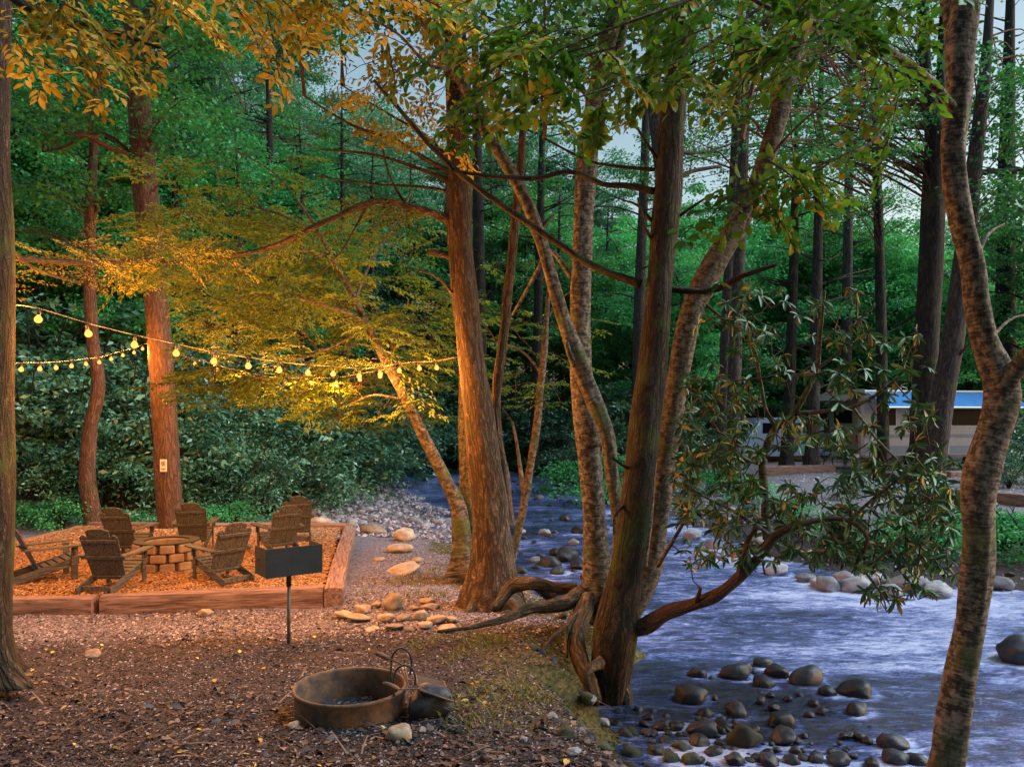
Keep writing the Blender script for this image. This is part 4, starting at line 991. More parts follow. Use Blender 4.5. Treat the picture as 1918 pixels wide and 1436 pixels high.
def bicycle():
    Yc = 32.5; x0 = (1530-959)/F*Yc; z0 = gz(x0, Yc)
    root = empty('bicycle', (x0, Yc, z0), R(8)); tag(root, 'bicycle leaning between the dark trunk and the camper', 'bicycle')
    for x in (0, 1.02):
        mb = MB(); tube(mb, [(x+.33*math.cos(a), 0, .34+.33*math.sin(a)) for a in np.linspace(0, 6.283, 25)], [.02]*25, 6, .2, 0); wh = mb.build('wheel', M['rubber'], root, True)
        mb = MB()
        for k in range(10): a = k*math.pi/5; tube(mb, [(x,0,.34),(x+.31*math.cos(a),0,.34+.31*math.sin(a))], [.004]*2, 3, 1, 0)
        mb.build('spokes', M['white_trim'], wh)
    mb = MB()
    for a, b in (((0,0,.34),(.38,0,.30)),((0,0,.34),(.30,0,.78)),((.38,0,.30),(.30,0,.82)),((.30,0,.76),(.86,0,.80)),((.38,0,.30),(.88,0,.72)),((1.02,0,.34),(.84,0,.92))): tube(mb, [a,b], [.018]*2, 6, 1, 0)
    mb.build('frame', M['awning'], root, True)
    mb = MB(); mb.box((.29,0,.86),(.26,.12,.05),None,.5,.02); mb.build('saddle', M['rubber'], root)
    mb = MB(); tube(mb, [(.84,-.28,.97),(.80,0,.95),(.84,.28,.97)], [.014]*3, 6, .1, 0); mb.build('handlebar', M['rubber'], root, True)
bicycle()
# ---------------------------------------------------------------- trees standing close by, each traced from its own place
def stem(mb, pts, Y, seg=18, step=.07, **k):
    """pts: (px, py, width px[, depth offset])"""
    q = []; r = []
    for p_ in pts:
        y = Y+(p_[3] if len(p_) > 3 else 0); q.append(P(p_[0], p_[1], y)); r.append(p_[2]/2/F*y)
    return tube(mb, q, r, seg, step, **k)
def near_tree(name, label, Y, mat, stems, limbs=(), roots=(), cat='tree', flare=0, fh=.35, rootmat=None, seed=1, lump=.07, fine=.05, lobes=5, limbmat=None):
    b = stems[0][0]; base = P(b[0], b[1], Y)
    root = empty(name, base); tag(root, label, cat)
    inv = -base
    sk = []
    mb = MB()
    for i, s_ in enumerate(stems): c, r = stem(mb, s_, Y, seed=seed+i, flare=flare if i == 0 else 0, flare_h=fh, lump=lump, fine=fine, lobes=lobes, seg=22 if i == 0 else 14); sk.append(c)
    o = mb.build('trunk', mat, root, True); o.location = inv
    for j, l_ in enumerate(limbs):
        mb = MB(); c, r = stem(mb, l_, Y, seed=seed+20+j, seg=9, lump=.12, step=.08); sk.append(c)
        o = mb.build('branch', limbmat or mat, root, True); o.location = inv
    for j, l_ in enumerate(roots):
        mb = MB(); stem(mb, l_, Y, seed=seed+40+j, seg=12, lump=.2, step=.05, fine=.08)
        o = mb.build('root', rootmat or M['root'], root, True); o.location = inv
    return root, np.concatenate(sk), inv
def grow_order(cs, sk):
    '''attach each tip to the nearest earlier point, working outwards from the skeleton'''
    cs = np.array(cs); d = np.array([np.min(np.linalg.norm(sk-c, axis=1)) for c in cs]); pts = sk; out = []
    for i in np.argsort(d):
        c = cs[i]; k = int(np.argmin(np.linalg.norm(pts-c, axis=1))); out.append((c, pts[k])); pts = np.vstack([pts, c[None]])
    return out
def crown_regions(root, inv, sk, regions, mat, tmpl=LEAF_LO, twig_mat=None, name='crown', seed=0, twigs=True):
    """regions: (n, x0, x1, y0, y1, Y0, Y1, radius, leaves, leaf length)"""
    rg = np.random.default_rng(seed); lv = Leaves(); mb = MB()
    for (n, x0, x1, y0, y1, Y0, Y1, rad, nl, L) in regions:
        for i in range(n):
            c = P(rg.uniform(x0,x1), rg.uniform(y0,y1), rg.uniform(Y0,Y1)); rr = rad*rg.uniform(.6,1.3)
            lv.cluster(rg, c, (rr, rr, rr*.38), nl, L)
            if twigs:
                k = int(np.argmin(np.linalg.norm(sk-c+np.array([0,0,.5]), axis=1))); a = sk[k]; mid = (a+c)/2+np.array([0,0,.12*np.linalg.norm(c-a)])
                rr0 = .012+.006*np.linalg.norm(c-a); tube(mb, [a, mid, c], [rr0, rr0*.6, .004], 4, .6, .0, seed=i, cap=False)
    o = lv.build(name, mat, tmpl, root); o.location = inv
    if twigs: o = mb.build('twigs', twig_mat or M['bark_brown'], root); o.location = inv
def sprays(root, inv, specs, mat, L, asp, name, seed, tmpl=LEAF_HI, ntw=9, nlf=7, droop=.2, tilt=.3, fan=.5, twmat=None, rb=.005):
    """specs: (start px, py, depth, tip px, py, depth)"""
    rg = np.random.default_rng(seed); lv = Leaves(); mb = MB()
    for (a, b, y0, c, d, y1) in specs:
        p0 = P(a, b, y0); p1 = P(c, d, y1); ln = float(np.linalg.norm(p1-p0))
        lv.spray(rg, p0, p1-p0, ln, ntw, nlf, L, asp, droop, None, tilt, fan, mb, rb)
    o = lv.build(name, mat, tmpl, root); o.location = inv
    o = mb.build('twigs', twmat or M['bark_brown'], root); o.location = inv

# T1: the trunk cut by the left edge
t1, sk, inv = near_tree('foreground_tree', 'dark trunk cut by the left edge of view, its mossy foot flaring over the litter', 6.0, M['bark_fur_moss'],
    [[(-48,1275,128),(-46,1225,128),(-46,1100,126),(-46,900,124),(-47,600,122),(-48,300,120),(-50,0,116),(-55,-500,104),(-60,-900,70)]],
    limbs=[[(-40,-260,34),(80,-160,24,-.6),(230,-90,17,-1.1),(420,-60,12,-1.4),(640,-50,9,-1.6),(820,-30,6,-1.6)],[(-40,-60,26),(60,20,16,-.5),(170,50,9,-.8),(300,90,5,-1.0)],
           [(-30,470,16),(50,485,12,1),(180,492,10,2),(300,485,7,3)],[(-20,420,10),(60,500,6,1),(150,530,5,2)]], flare=.45, fh=.16, seed=4, lobes=4)
specs = []; rq = random.Random(12)
for i in range(52):
    a = rq.uniform(-10, 800); b = rq.uniform(-150, 5) if a > 240 else rq.uniform(-120, 60); y = rq.uniform(4.4, 5.7)
    if 560 < a < 600 and b > 30: continue
    dx = rq.uniform(60, 170)*(1 if rq.random() < .78 else -.6); specs.append((a, b, y, a+dx, b+rq.uniform(20, 80), y+rq.uniform(-.35,.35)))
specs += [(30,90,5,190,155,5),(60,10,5,215,60,5),(170,50,5,275,125,5),(230,40,5.1,290,120,5),(330,20,5,440,55,4.9),(440,10,5,520,105,5),(500,20,5,530,145,5),(720,60,5,745,150,5),(20,60,4.8,80,140,4.8)]
sprays(t1, inv, specs, M['leaf_lamplit_gold'], .078, .42, 'leafy_branches', 2, ntw=8, nlf=6, droop=.35, tilt=.45, fan=.5)
# the fine orange-lit twigs reaching in at the left
specs = [(rq.uniform(-20, 380), rq.uniform(440, 520), rq.uniform(7.5, 10), 0, 0, 0) for i in range(46)]
specs = [(a, b, y, a+rq.uniform(30, 110), b+rq.uniform(-45, 40), y+rq.uniform(-.4,.4)) for (a, b, y, _, _, _) in specs]
sprays(t1, inv, specs, M['leaf_lamplit_gold'], .035, .35, 'fine_twigs', 3, tmpl=LEAF_LO, ntw=9, nlf=9, droop=.1, rb=.004, twmat=M['root'])

# T2: the tree with the sign
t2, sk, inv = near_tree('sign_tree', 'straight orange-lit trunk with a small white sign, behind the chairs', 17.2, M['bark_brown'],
    [[(326,1010,50),(318,960,46),(312,860,45),(303,700,44),(294,580,43),(284,460,44),(271,340,44),(262,220,42),(262,120,40),(272,60,38),(300,0,34),(340,-120,26),(360,-260,14)],
     [(262,130,30),(250,60,30),(242,0,30),(232,-140,22),(228,-260,12)]],
    limbs=[[(262,325,16),(235,290,13,-.3),(200,275,10,-.7),(165,255,8,-1),(125,250,5,-1.2)],[(262,310,10),(215,262,8),(170,250,7,.3),(120,275,5,.5),(80,285,3,.7)]], seed=11, lump=.04)
crown_regions(t2, inv, sk, [(26,60,520,-320,60,15,19.5,1.3,150,.15),(26,30,420,60,330,15.5,19,.9,140,.13)], M['leaf_green'], seed=5)
mb = MB(); c = P(317.5,870,17.2); mb.box((c[0],c[1]-.30,c[2]), (.15,.012,.27), None, .5, .003)
sg = mb.build('small_sign', simple('sign_board', (.62,.58,.52), .5, 0, .06, 4)); tag(sg, 'small white rectangular sign nailed to the trunk behind the chairs', 'sign')
mb = MB(); mb.box((c[0],c[1]-.307,c[2]-.07), (.09,.003,.016)); mb.box((c[0],c[1]-.307,c[2]-.105), (.07,.003,.010))
for k in range(12):
    a = k*math.pi/6; a2 = a+math.pi/6; mb.beam((c[0]+.042*math.cos(a),c[1]-.308,c[2]+.045+.042*math.sin(a)),(c[0]+.042*math.cos(a2),c[1]-.308,c[2]+.045+.042*math.sin(a2)),.012,.004,(0,1,0),.5,.001)
mb.beam((c[0]-.03,c[1]-.310,c[2]+.075),(c[0]+.03,c[1]-.310,c[2]+.015),.010,.003,(0,1,0),.5,.001); mb.beam((c[0]-.012,c[1]-.309,c[2]+.02),(c[0]+.014,c[1]-.309,c[2]+.07),.012,.003,(0,1,0),.5,.001)
mb.build('printed_symbol', M['black_steel'], sg)

# T3: thin trunk left of it
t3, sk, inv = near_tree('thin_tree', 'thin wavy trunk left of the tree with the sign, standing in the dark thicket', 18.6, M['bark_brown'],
    [[(180,1000,40),(172,960,32),(163,880,28),(170,800,25),(184,720,24),(172,620,22),(168,500,21),(170,380,19),(175,290,16),(182,160,12),(186,40,8)]],
    limbs=[[(172,420,8),(200,350,5),(230,330,4)]], seed=15, lump=.05)
crown_regions(t3, inv, sk, [(34,-40,240,160,480,17.5,20.5,.9,150,.13)], M['leaf_green'], seed=6)

# T4: the big central tree
T4Y = 10.8
t4, sk4, inv4 = near_tree('central_tree', 'big furrowed central trunk lit orange on its left, rooted beside the row of stones', T4Y, M['bark_fur'],
    [[(922,1165,96),(924,1110,92),(925,1050,76),(920,980,68),(912,900,66),(902,820,59),(890,720,50),(878,620,48),(867,520,49),(861,430,47),(858,330,45),(857,230,43),(855,120,41),(853,0,38),(850,-200,32),(846,-420,22),(842,-560,10)],
     [(948,985,34,.25),(944,900,24,.3),(932,820,19,.3),(930,740,18,.3),(944,620,18,.3),(956,500,18,.3),(966,400,17,.3),(976,300,15,.3),(982,180,12,.3),(990,40,9,.3),(996,-120,5,.3)]],
    limbs=[[(845,415,20),(815,402,15,-.2),(760,385,13,-.4),(700,378,12,-.6),(610,415,10,-.9),(500,465,9,-1.1),(380,485,8,-1.3),(280,487,6,-1.5),(180,478,4,-1.6)],
           [(845,480,14),(825,475,12,-.1),(803,473,10,-.2)],
           [(855,330,12),(800,300,9,-.2),(740,262,7,-.4),(660,235,5,-.6),(570,180,3,-.8)],[(855,345,10),(790,318,7,-.2),(700,290,5,-.4),(600,280,3,-.5)],[(850,305,9),(790,250,6,.2),(730,215,4,.4),(640,160,2.5,.5)],
           [(850,360,7),(790,350,5),(700,345,4),(590,330,2.5)],[(857,200,14),(820,90,10,-.4),(780,20,8,-.6),(700,-60,6,-.8)],[(760,385,6,-.4),(730,330,4,-.4),(715,270,3,-.4)],[(690,380,5,-.6),(640,470,3.5,-.8),(590,520,2.5,-.9)],[(856,560,8),(820,520,5,-.3),(780,505,3,-.5)]],
    roots=[[(905,1110,30,-.1),(885,1140,26,-.35),(868,1160,18,-.5),(845,1172,14,-.7),(800,1178,9,-.9)],[(935,1105,30,-.2),(950,1120,28,-.4),(965,1130,26,-.45),(980,1150,18,-.6),(1000,1180,13,-.8)],
           [(945,1100,26,0),(985,1090,22,-.1),(1030,1105,18,-.3),(1075,1100,18,-.6)],
           [(905,1165,14,-.5),(940,1168,14,-.6),(990,1172,13,-.75),(1030,1165,12,-.8),(1060,1150,12,-.9)],
           [(830,1180,8,-.8),(900,1176,10,-.8),(960,1170,11,-.9),(985,1172,10,-1.0)],
           [(965,1150,12,-.6),(985,1175,9,-.9),(990,1195,6,-1.1)],
           [(960,1200,6,-1.6),(990,1210,9,-1.75),(1010,1230,9,-1.9),(1022,1250,6,-2.1)]],
    flare=.50, fh=.42, lobes=5, seed=21, fine=.09)
crown_regions(t4, inv4, sk4, [(46,520,1120,-520,-120,8.5,13.5,1.2,150,.12),(26,560,1100,-140,90,9.5,13,.8,110,.11)], M['leaf_green'], seed=8)
specs = []
for i in range(60):
    t = rq.random(); a = 845+(250-845)*t; b = XD([a], [180,280,380,500,610,700,760,845], [478,487,485,465,415,378,385,415])[0]; y = T4Y-1.6*t
    specs.append((a, b, y, a-rq.uniform(20,90), b+rq.uniform(-20,70), y+rq.uniform(-.6,.6)))
sprays(t4, inv4, specs, M['leaf_olive'], .045, .4, 'needle_sprays', 9, tmpl=LEAF_LO, ntw=10, nlf=9, droop=.15, rb=.004)
specs = []
for i in range(30):
    a = rq.uniform(560, 840); b = 330-(855-a)*.42+rq.uniform(-30, 60); specs.append((a, b, 10.4, a-rq.uniform(40,120), b-rq.uniform(10,50), 10.4+rq.uniform(-.5,.5)))
mbw = MB(); rgx = np.random.default_rng(3); lv = Leaves()
for s_ in specs: lv.spray(rgx, P(*s_[:3]), P(*s_[3:])-P(*s_[:3]), float(np.linalg.norm(P(*s_[3:])-P(*s_[:3]))), 8, 1, .02, .3, .05, None, .2, .4, mbw, .004)
o = mbw.build('bare_twigs', M['bark_brown'], t4); o.location = inv4

# short stub trunk behind it and the thin leaning tree with the layered leaves
t5, sk5, inv5 = near_tree('leaning_tree', 'thin tree leaning left from behind the central trunk, its golden-lit layered leaves over the lights', 12.6, M['bark_lich'],
    [[(872,1075,44),(866,1020,34),(858,950,30),(835,900,24),(800,830,22),(760,750,19),(720,670,18),(690,615,15),(665,560,12),(630,500,10),(600,440,8),(575,400,5)],
     [(885,1070,52,.3),(882,1000,44,.3),(878,930,38,.3),(874,850,30,.3),(868,760,20,.35),(866,690,12,.4)]],
    limbs=[[(688,610,10),(650,585,8,-.4),(600,570,7,-.8),(560,560,4,-1.2)],[(745,720,8),(735,650,6,.3),(755,600,4,.6),(765,560,3,.8)],[(665,560,7),(700,480,5,.4),(740,420,4,.7),(770,360,3,.9)],
           [(620,480,6),(540,470,5,-.5),(450,500,4,-1),(350,540,3,-1.4)],[(600,440,5),(520,400,4,.3),(440,380,3,.5)],[(690,610,6),(620,650,4,-.4),(540,680,3,-.8)],[(760,750,6),(700,740,4,-.3),(650,760,3,-.5)],
           [(575,400,4),(520,330,3,.4),(440,280,2.5,.8)]], flare=.5, fh=.4, seed=31)
def fan_specs(n, boxes, sk, seed, ln=(.5,1.1), dirx=0):
    """sprays whose tips fill boxes (x0,x1,y0,y1,Y0,Y1,weight), starting from the side nearest the skeleton"""
    r_ = np.random.default_rng(seed); out = []; w_ = np.array([b[6] for b in boxes], float); w_ /= w_.sum()
    for i in range(n):
        b = boxes[r_.choice(len(boxes), p=w_)]; c = P(r_.uniform(b[0],b[1]), r_.uniform(b[2],b[3]), r_.uniform(b[4],b[5]))
        out.append(c)
    res = []
    for c, a in grow_order(out, sk):
        k = int(np.argmin(np.linalg.norm((sk-c)*np.array([1,1,1.6]), axis=1))); d = c-sk[k]; d[2] *= .25; d = unit(d+r_.normal(size=3)*np.array([.45,.45,.12])); l_ = r_.uniform(*ln)
        res.append((c, d, l_, a))
    return res
def fans(root, inv, fl, mat, L, asp, name, seed, ntw, nlf, droop=.15, tilt=.18, fan=.5, tmpl=LEAF_LO, link=True, rb=.004, twmat=None):
    r_ = np.random.default_rng(seed); lv = Leaves(); mb = MB()
    for (c, d, l_, a) in fl:
        lv.spray(r_, c, d, l_, ntw, nlf, L, asp, droop, None, tilt, fan, mb, rb)
        if link:
            m_ = (a+c)/2; m_[2] += .08*np.linalg.norm(c-a); tube(mb, [a, m_, c], [rb*1.8, rb*1.3, rb], 4, .5, .0, cap=False)
    o = lv.build(name, mat, tmpl, root); o.location = inv
    o = mb.build('twigs', twmat or M['bark_brown'], root); o.location = inv
fl = fan_specs(560, [(300,560,290,420,12,16,1.2),(260,640,400,520,11.5,16,2.6),(300,700,500,600,11.5,15.5,2.6),(340,850,590,700,12,15.5,2.8),(350,560,690,750,12,14,.9),(560,860,690,790,12.5,15,1.6),(620,860,540,640,12.5,15,1.3),(500,800,420,560,13,16,1.2)], sk5, 41)
fans(t5, inv5, fl, M['leaf_olive'], .085, .45, 'crown', 42, 9, 8)

# T6: the pale speckled trunk of the pair on the bank
t6, sk6, inv6 = near_tree('speckled_tree', 'pale speckled trunk with a dark knot halfway, first of the clump on the stream bank', 9.3, M['bark_birch'],
    [[(1110,1160,60),(1116,1110,56),(1118,1050,50),(1112,960,43),(1106,880,44),(1100,820,47),(1095,760,45),(1088,680,40),(1087,590,38),(1089,500,38),(1094,400,37),(1100,300,36),(1112,200,34),(1130,120,34),(1150,20,32),(1170,-120,28),(1190,-300,20),(1205,-480,9)]],
    limbs=[[(1106,838,44),(1103,815,52),(1100,790,54),(1097,768,49),(1095,752,42)],[(1125,170,22),(1160,90,18,.2),(1170,20,14,.3),(1150,-60,12,.4)],[(1070,520,10,.1),(1030,470,8,.3),(1000,520,7,.6),(960,590,5,.9)]],
    roots=[[(1102,1120,34,-.2),(1088,1160,32,-.5),(1081,1200,33,-.8),(1090,1240,31,-1.1),(1105,1280,26,-1.4),(1118,1315,20,-1.6)],
           [(1090,1110,28,-.1),(1060,1128,25,-.3),(1020,1135,24,-.4),(980,1142,20,-.5),(940,1160,15,-.8),(890,1172,9,-1.1),(820,1182,5,-1.4)],
           [(1080,1105,20,0),(1040,1100,20,0),(1000,1090,26,0),(965,1095,30,.1),(945,1115,22,0),(925,1140,14,-.2)],
           [(1000,1092,18,.1),(1030,1120,14,.1),(1062,1138,12,0)],
           [(1125,1120,26,-.1),(1130,1160,22,-.3),(1122,1210,16,-.6)],[(1095,1130,14,-.3),(1070,1165,12,-.6),(1060,1200,9,-.8),(1062,1230,6,-1.0)],
           [(1060,1170,9,-.7),(1035,1195,8,-1),(1012,1222,6,-1.3)],[(1110,1290,12,-1.5),(1100,1330,9,-1.8),(1120,1350,5,-1.9)]],
    flare=.35, fh=.3, seed=51, lobes=4)
# T9: the thin stem twisting in front of it
t9, sk9, inv9 = near_tree('twisting_tree', 'thin crooked stem crossing in front of the pale speckled trunk and leaning up left', 9.0, M['bark_lich'],
    [[(1128,1165,28),(1146,1100,24),(1158,1030,21),(1155,960,22),(1146,890,24),(1140,830,26),(1124,775,30),(1100,720,32),(1078,660,32),(1056,600,26),(1036,530,24),(1015,460,24),(992,390,23),(955,320,22),(912,250,20),(880,180,19),(850,130,18),(815,70,16),(770,10,13),(700,-80,9)]],
    limbs=[[(1085,700,14),(1066,660,10,-.1),(1062,640,7,-.1)],[(1010,450,10),(1020,420,7),(1040,400,4)],[(905,245,8),(930,150,6,-.3),(960,60,4,-.5)],[(850,130,9),(800,120,7,-.3),(740,60,5,-.6),(640,10,4,-.8)]], seed=61, lump=.13)
# T7: the biggest of the clump
t7, sk7, inv7 = near_tree('bank_tree', 'thickest dark trunk of the clump, its mossy foot hanging down to the water', 8.3, M['bark_fur_moss'],
    [[(1144,1340,44),(1144,1290,60),(1146,1240,74),(1152,1185,80),(1164,1120,67),(1176,1050,61),(1188,970,60),(1198,880,58),(1208,790,56),(1220,700,53),(1230,600,51),(1238,500,50),(1246,410,52),(1252,340,52),(1256,260,48),(1264,160,44),(1275,50,40),(1290,-100,36),(1300,-300,26),(1306,-480,10)]],
    limbs=[[(1200,532,18),(1150,515,15,.1),(1100,492,14,.2),(1040,452,13,.3),(970,405,12,.3),(900,355,12,.2),(850,315,11,.1),(790,255,10),(740,195,8,-.1),(700,150,6,-.2)],
           [(1225,358,14),(1180,348,12,.1),(1130,345,10,.2),(1070,322,9,.3),(1000,334,9,.3),(920,330,8,.2),(860,322,6,.1),(800,315,4)],
           [(1225,318,8),(1160,312,6,.2),(1100,300,5,.4),(1020,260,4,.5)],
           [(1255,541,13),(1300,545,12,-.1),(1345,540,12,-.2),(1395,515,10,-.4),(1455,495,7,-.5)],
           [(1265,335,11),(1300,320,8,.2),(1350,312,6,.4)],[(1262,285,7),(1320,285,5,.3),(1390,262,3,.6)],
           [(1232,300,7),(1200,250,5,-.1),(1175,210,4,-.2)],[(1225,420,7),(1195,385,5,-.1),(1165,375,3,-.2)],[(1265,410,7),(1300,385,5,-.2),(1340,360,3,-.4)],
           [(1200,890,8),(1165,870,6,-.1),(1145,855,4,-.2)],[(1190,925,9),(1165,950,6,-.1),(1150,970,4,-.2),(1150,1000,3,-.2)],[(1230,460,8),(1210,430,6,-.1),(1195,370,4,-.2)]],
    roots=[[(1120,1270,34),(1105,1300,20,-.1),(1110,1335,12,-.3)],[(1160,1290,40),(1175,1320,22,-.1),(1170,1350,12,-.2)],[(1125,1240,22,-.3),(1098,1260,14,-.5),(1110,1300,9,-.6)]],
    flare=.10, fh=.5, seed=71, fine=.07)
# T8: leaning right behind it
t8, sk8, inv8 = near_tree('right_leaning_tree', 'lichen-blotched trunk of the clump curving up to the right', 9.7, M['bark_lich'],
    [[(1135,1245,52),(1152,1195,50),(1182,1140,46),(1210,1085,43),(1224,1040,40),(1233,960,38),(1243,880,40),(1256,800,41),(1268,720,41),(1282,640,42),(1305,560,42),(1340,490,42),(1378,425,40),(1412,360,37),(1438,290,34),(1458,220,33),(1472,160,32),(1490,100,28),(1520,0,20),(1550,-140,12)],
     [(1455,230,20),(1455,150,18,.1),(1470,60,15,.2),(1480,-60,10,.3)],
     [(1205,1060,14,-.3),(1215,980,13,-.4),(1222,900,12,-.4),(1228,820,9,-.3)]],
    limbs=[[(1430,310,7),(1480,250,5,-.3),(1550,190,4,-.5),(1620,150,3,-.6)],[(1310,560,7),(1360,600,5,-.2),(1400,620,3,-.3)]], seed=81, lump=.08, flare=.15, fh=.3)
crown_regions(t7, inv7, sk7, [(34,1080,1640,-480,-120,7.2,12,1.1,140,.12),(22,1000,1500,-140,40,8,11,.6,80,.11)], M['leaf_green'], seed=9)
crown_regions(t6, inv6, sk6, [(16,960,1260,-420,-60,8,12,.9,120,.11),(14,940,1200,-60,160,9,11.5,.5,70,.10)], M['leaf_green'], seed=10)
crown_regions(t8, inv8, sk8, [(20,1380,1760,-300,-20,9,12.5,.9,110,.11),(30,1280,1740,-20,190,9.5,13,.45,50,.085),(22,1270,1720,150,310,10,14,.3,34,.075)], M['leaf_green'], seed=11)
fl = fan_specs(44, [(640,870,60,260,9,11,1),(700,900,120,280,9,11,.5)], sk9, 12, (.4,.8))
fans(t9, inv9, fl, M['leaf_lamplit_gold'], .09, .45, 'crown', 13, 7, 6, tmpl=LEAF_HI, tilt=.35)

# T10: slender stem over the water
t10, sk10, inv10 = near_tree('slender_tree', 'slender crooked sapling leaning over the water between the two big trunks', 14.0, M['bark_lich'],
    [[(958,1055,14),(968,1010,14),(980,950,15),(992,880,15),(1005,800,15),(1012,730,14),(1020,650,12),(1024,590,9),(1030,520,6)],[(982,925,10),(975,880,8,.2),(968,830,6,.3),(960,790,4,.3)]],
    limbs=[[(1015,700,6),(980,660,4),(930,640,3)],[(1022,600,5),(1050,560,3),(1080,540,2)]], seed=91, cat='sapling')
fl = fan_specs(46, [(900,1090,600,760,13,15.5,2),(920,1080,480,620,13.5,15.5,1)], sk10, 14, (.35,.8))
fans(t10, inv10, fl, M['leaf_olive'], .07, .4, 'crown', 15, 8, 7)

# T11: the crooked foreground trunk at the right
t11, sk11, inv11 = near_tree('crooked_tree', 'crooked speckled trunk in the right foreground, lit orange down its left side', 5.5, M['bark_birch'],
    [[(1750,1560,74),(1766,1470,64),(1784,1360,57),(1800,1270,53),(1815,1180,51),(1828,1090,53),(1832,1010,55),(1832,930,57),(1845,860,58),(1868,790,58),(1878,740,60),(1866,690,56),(1846,640,46),(1832,570,42),(1822,500,42),(1806,430,42),(1790,350,42),(1785,270,42),(1793,190,46),(1800,100,50),(1808,0,50),(1815,-140,44),(1822,-320,30)],
     [(1872,730,44),(1896,700,36,-.1),(1925,665,32,-.2),(1965,610,26,-.4),(2010,540,18,-.6)],
     [(1800,200,26),(1790,120,30,.1),(1784,40,28,.1),(1770,-60,20,.2)]],
    limbs=[[(1795,215,18),(1750,160,17,-.2),(1700,120,16,-.4),(1640,80,15,-.6),(1580,52,13,-.8),(1500,38,11,-.9),(1430,10,9,-1.0),(1360,-20,7,-1.1),(1240,20,6,-1.2),(1130,60,5,-1.2),(1010,110,4,-1.2)],
           [(1640,80,8,-.6),(1680,180,7,-.7),(1640,260,5,-.9),(1560,300,4,-1.1),(1450,340,3.5,-1.2),(1340,370,3,-1.3)],
           [(1430,10,7,-1.0),(1300,100,5,-1.1),(1180,150,4,-1.2),(1060,190,3,-1.3)],
           [(1822,500,8),(1850,440,6,.2),(1880,420,4,.4)],[(1848,640,8,.2),(1890,600,5,.5),(1918,590,4,.6)]],
    roots=[], seed=101, lump=.13, fine=.06)
specs = []
for i in range(70):
    a = rq.uniform(880, 1690); b = rq.uniform(-110, 210-abs(a-1150)*.12); y = rq.uniform(3.7, 5.0)
    if a > 1320: b = rq.uniform(-90, 130)
    dx = rq.uniform(70, 190)*(-1 if rq.random() < .7 else .8); specs.append((a, b, y, a+dx, b+rq.uniform(10, 80), y+rq.uniform(-.4,.4)))
specs += [(1600,280,4.3,1440,350,4.2),(1560,300,4.3,1330,370,4.2),(1450,330,4.2,1280,395,4.1),(1440,300,4.2,1560,370,4.2),(1480,310,4.3,1590,350,4.3),(1400,330,4.2,1480,410,4.1),(1130,190,4.2,1110,250,4.2),(1060,170,4.2,930,190,4.1),(1700,120,4.6,1650,280,4.6),(1650,110,4.7,1590,260,4.7)]
sprays(t11, inv11, specs, M['leaf_near'], .074, .54, 'leafy_branches', 7, ntw=9, nlf=6, droop=.3, tilt=.55, fan=.45)

# T12, T13 and the trunks across the stream
def far_trunk(name, label, Y, mat, pts, limbs=(), seed=0, crown=None, cmat='leaf_green', group=None, **k):
    t, sk, inv = near_tree(name, label, Y, mat, [pts], limbs, seed=seed, lump=.03, fine=.03, flare=.2, fh=.4, **k)
    if group: t['group'] = group
    if crown: crown_regions(t, inv, sk, crown, M[cmat], seed=seed)
    return t
far_trunk('dark_tree', 'near-black straight trunk forking high up, left of the crooked foreground trunk', 19, M['bark_dark'],
    [(1722,960,46),(1725,860,42),(1730,760,42),(1735,650,42),(1741,540,42),(1746,430,42),(1750,330,40),(1752,260,38),(1742,190,26),(1732,120,22),(1728,0,20),(1722,-140,12)],
    [[(1752,265,20),(1762,230,18),(1762,170,16),(1764,80,14),(1770,-60,10)],[(1738,560,6),(1700,600,4),(1670,610,3)],[(1750,400,6),(1790,360,4),(1800,330,3)]], 111, [(20,1480,1900,-220,80,17,22,.9,100,.12),(90,1450,1760,40,330,17,24,.5,60,.095)])
far_trunk('grey_brown_tree', 'grey-brown trunk leaning right between the near-black trunk and the crooked one', 17, M['bark_grey'],
    [(1748,965,44),(1750,880,40),(1758,800,40),(1770,720,40),(1784,640,38),(1798,540,36),(1812,430,32),(1824,320,28),(1836,220,24),(1848,100,18),(1858,-60,10)],
    [[(1782,690,7),(1800,660,6,-.2),(1822,640,4,-.3)],[(1845,325,9),(1880,320,8),(1925,318,6)],[(1830,330,9),(1850,320,9),(1890,322,7),(1940,330,5)]], 113, [(40,1760,2000,60,420,15,20,.8,110,.12)])
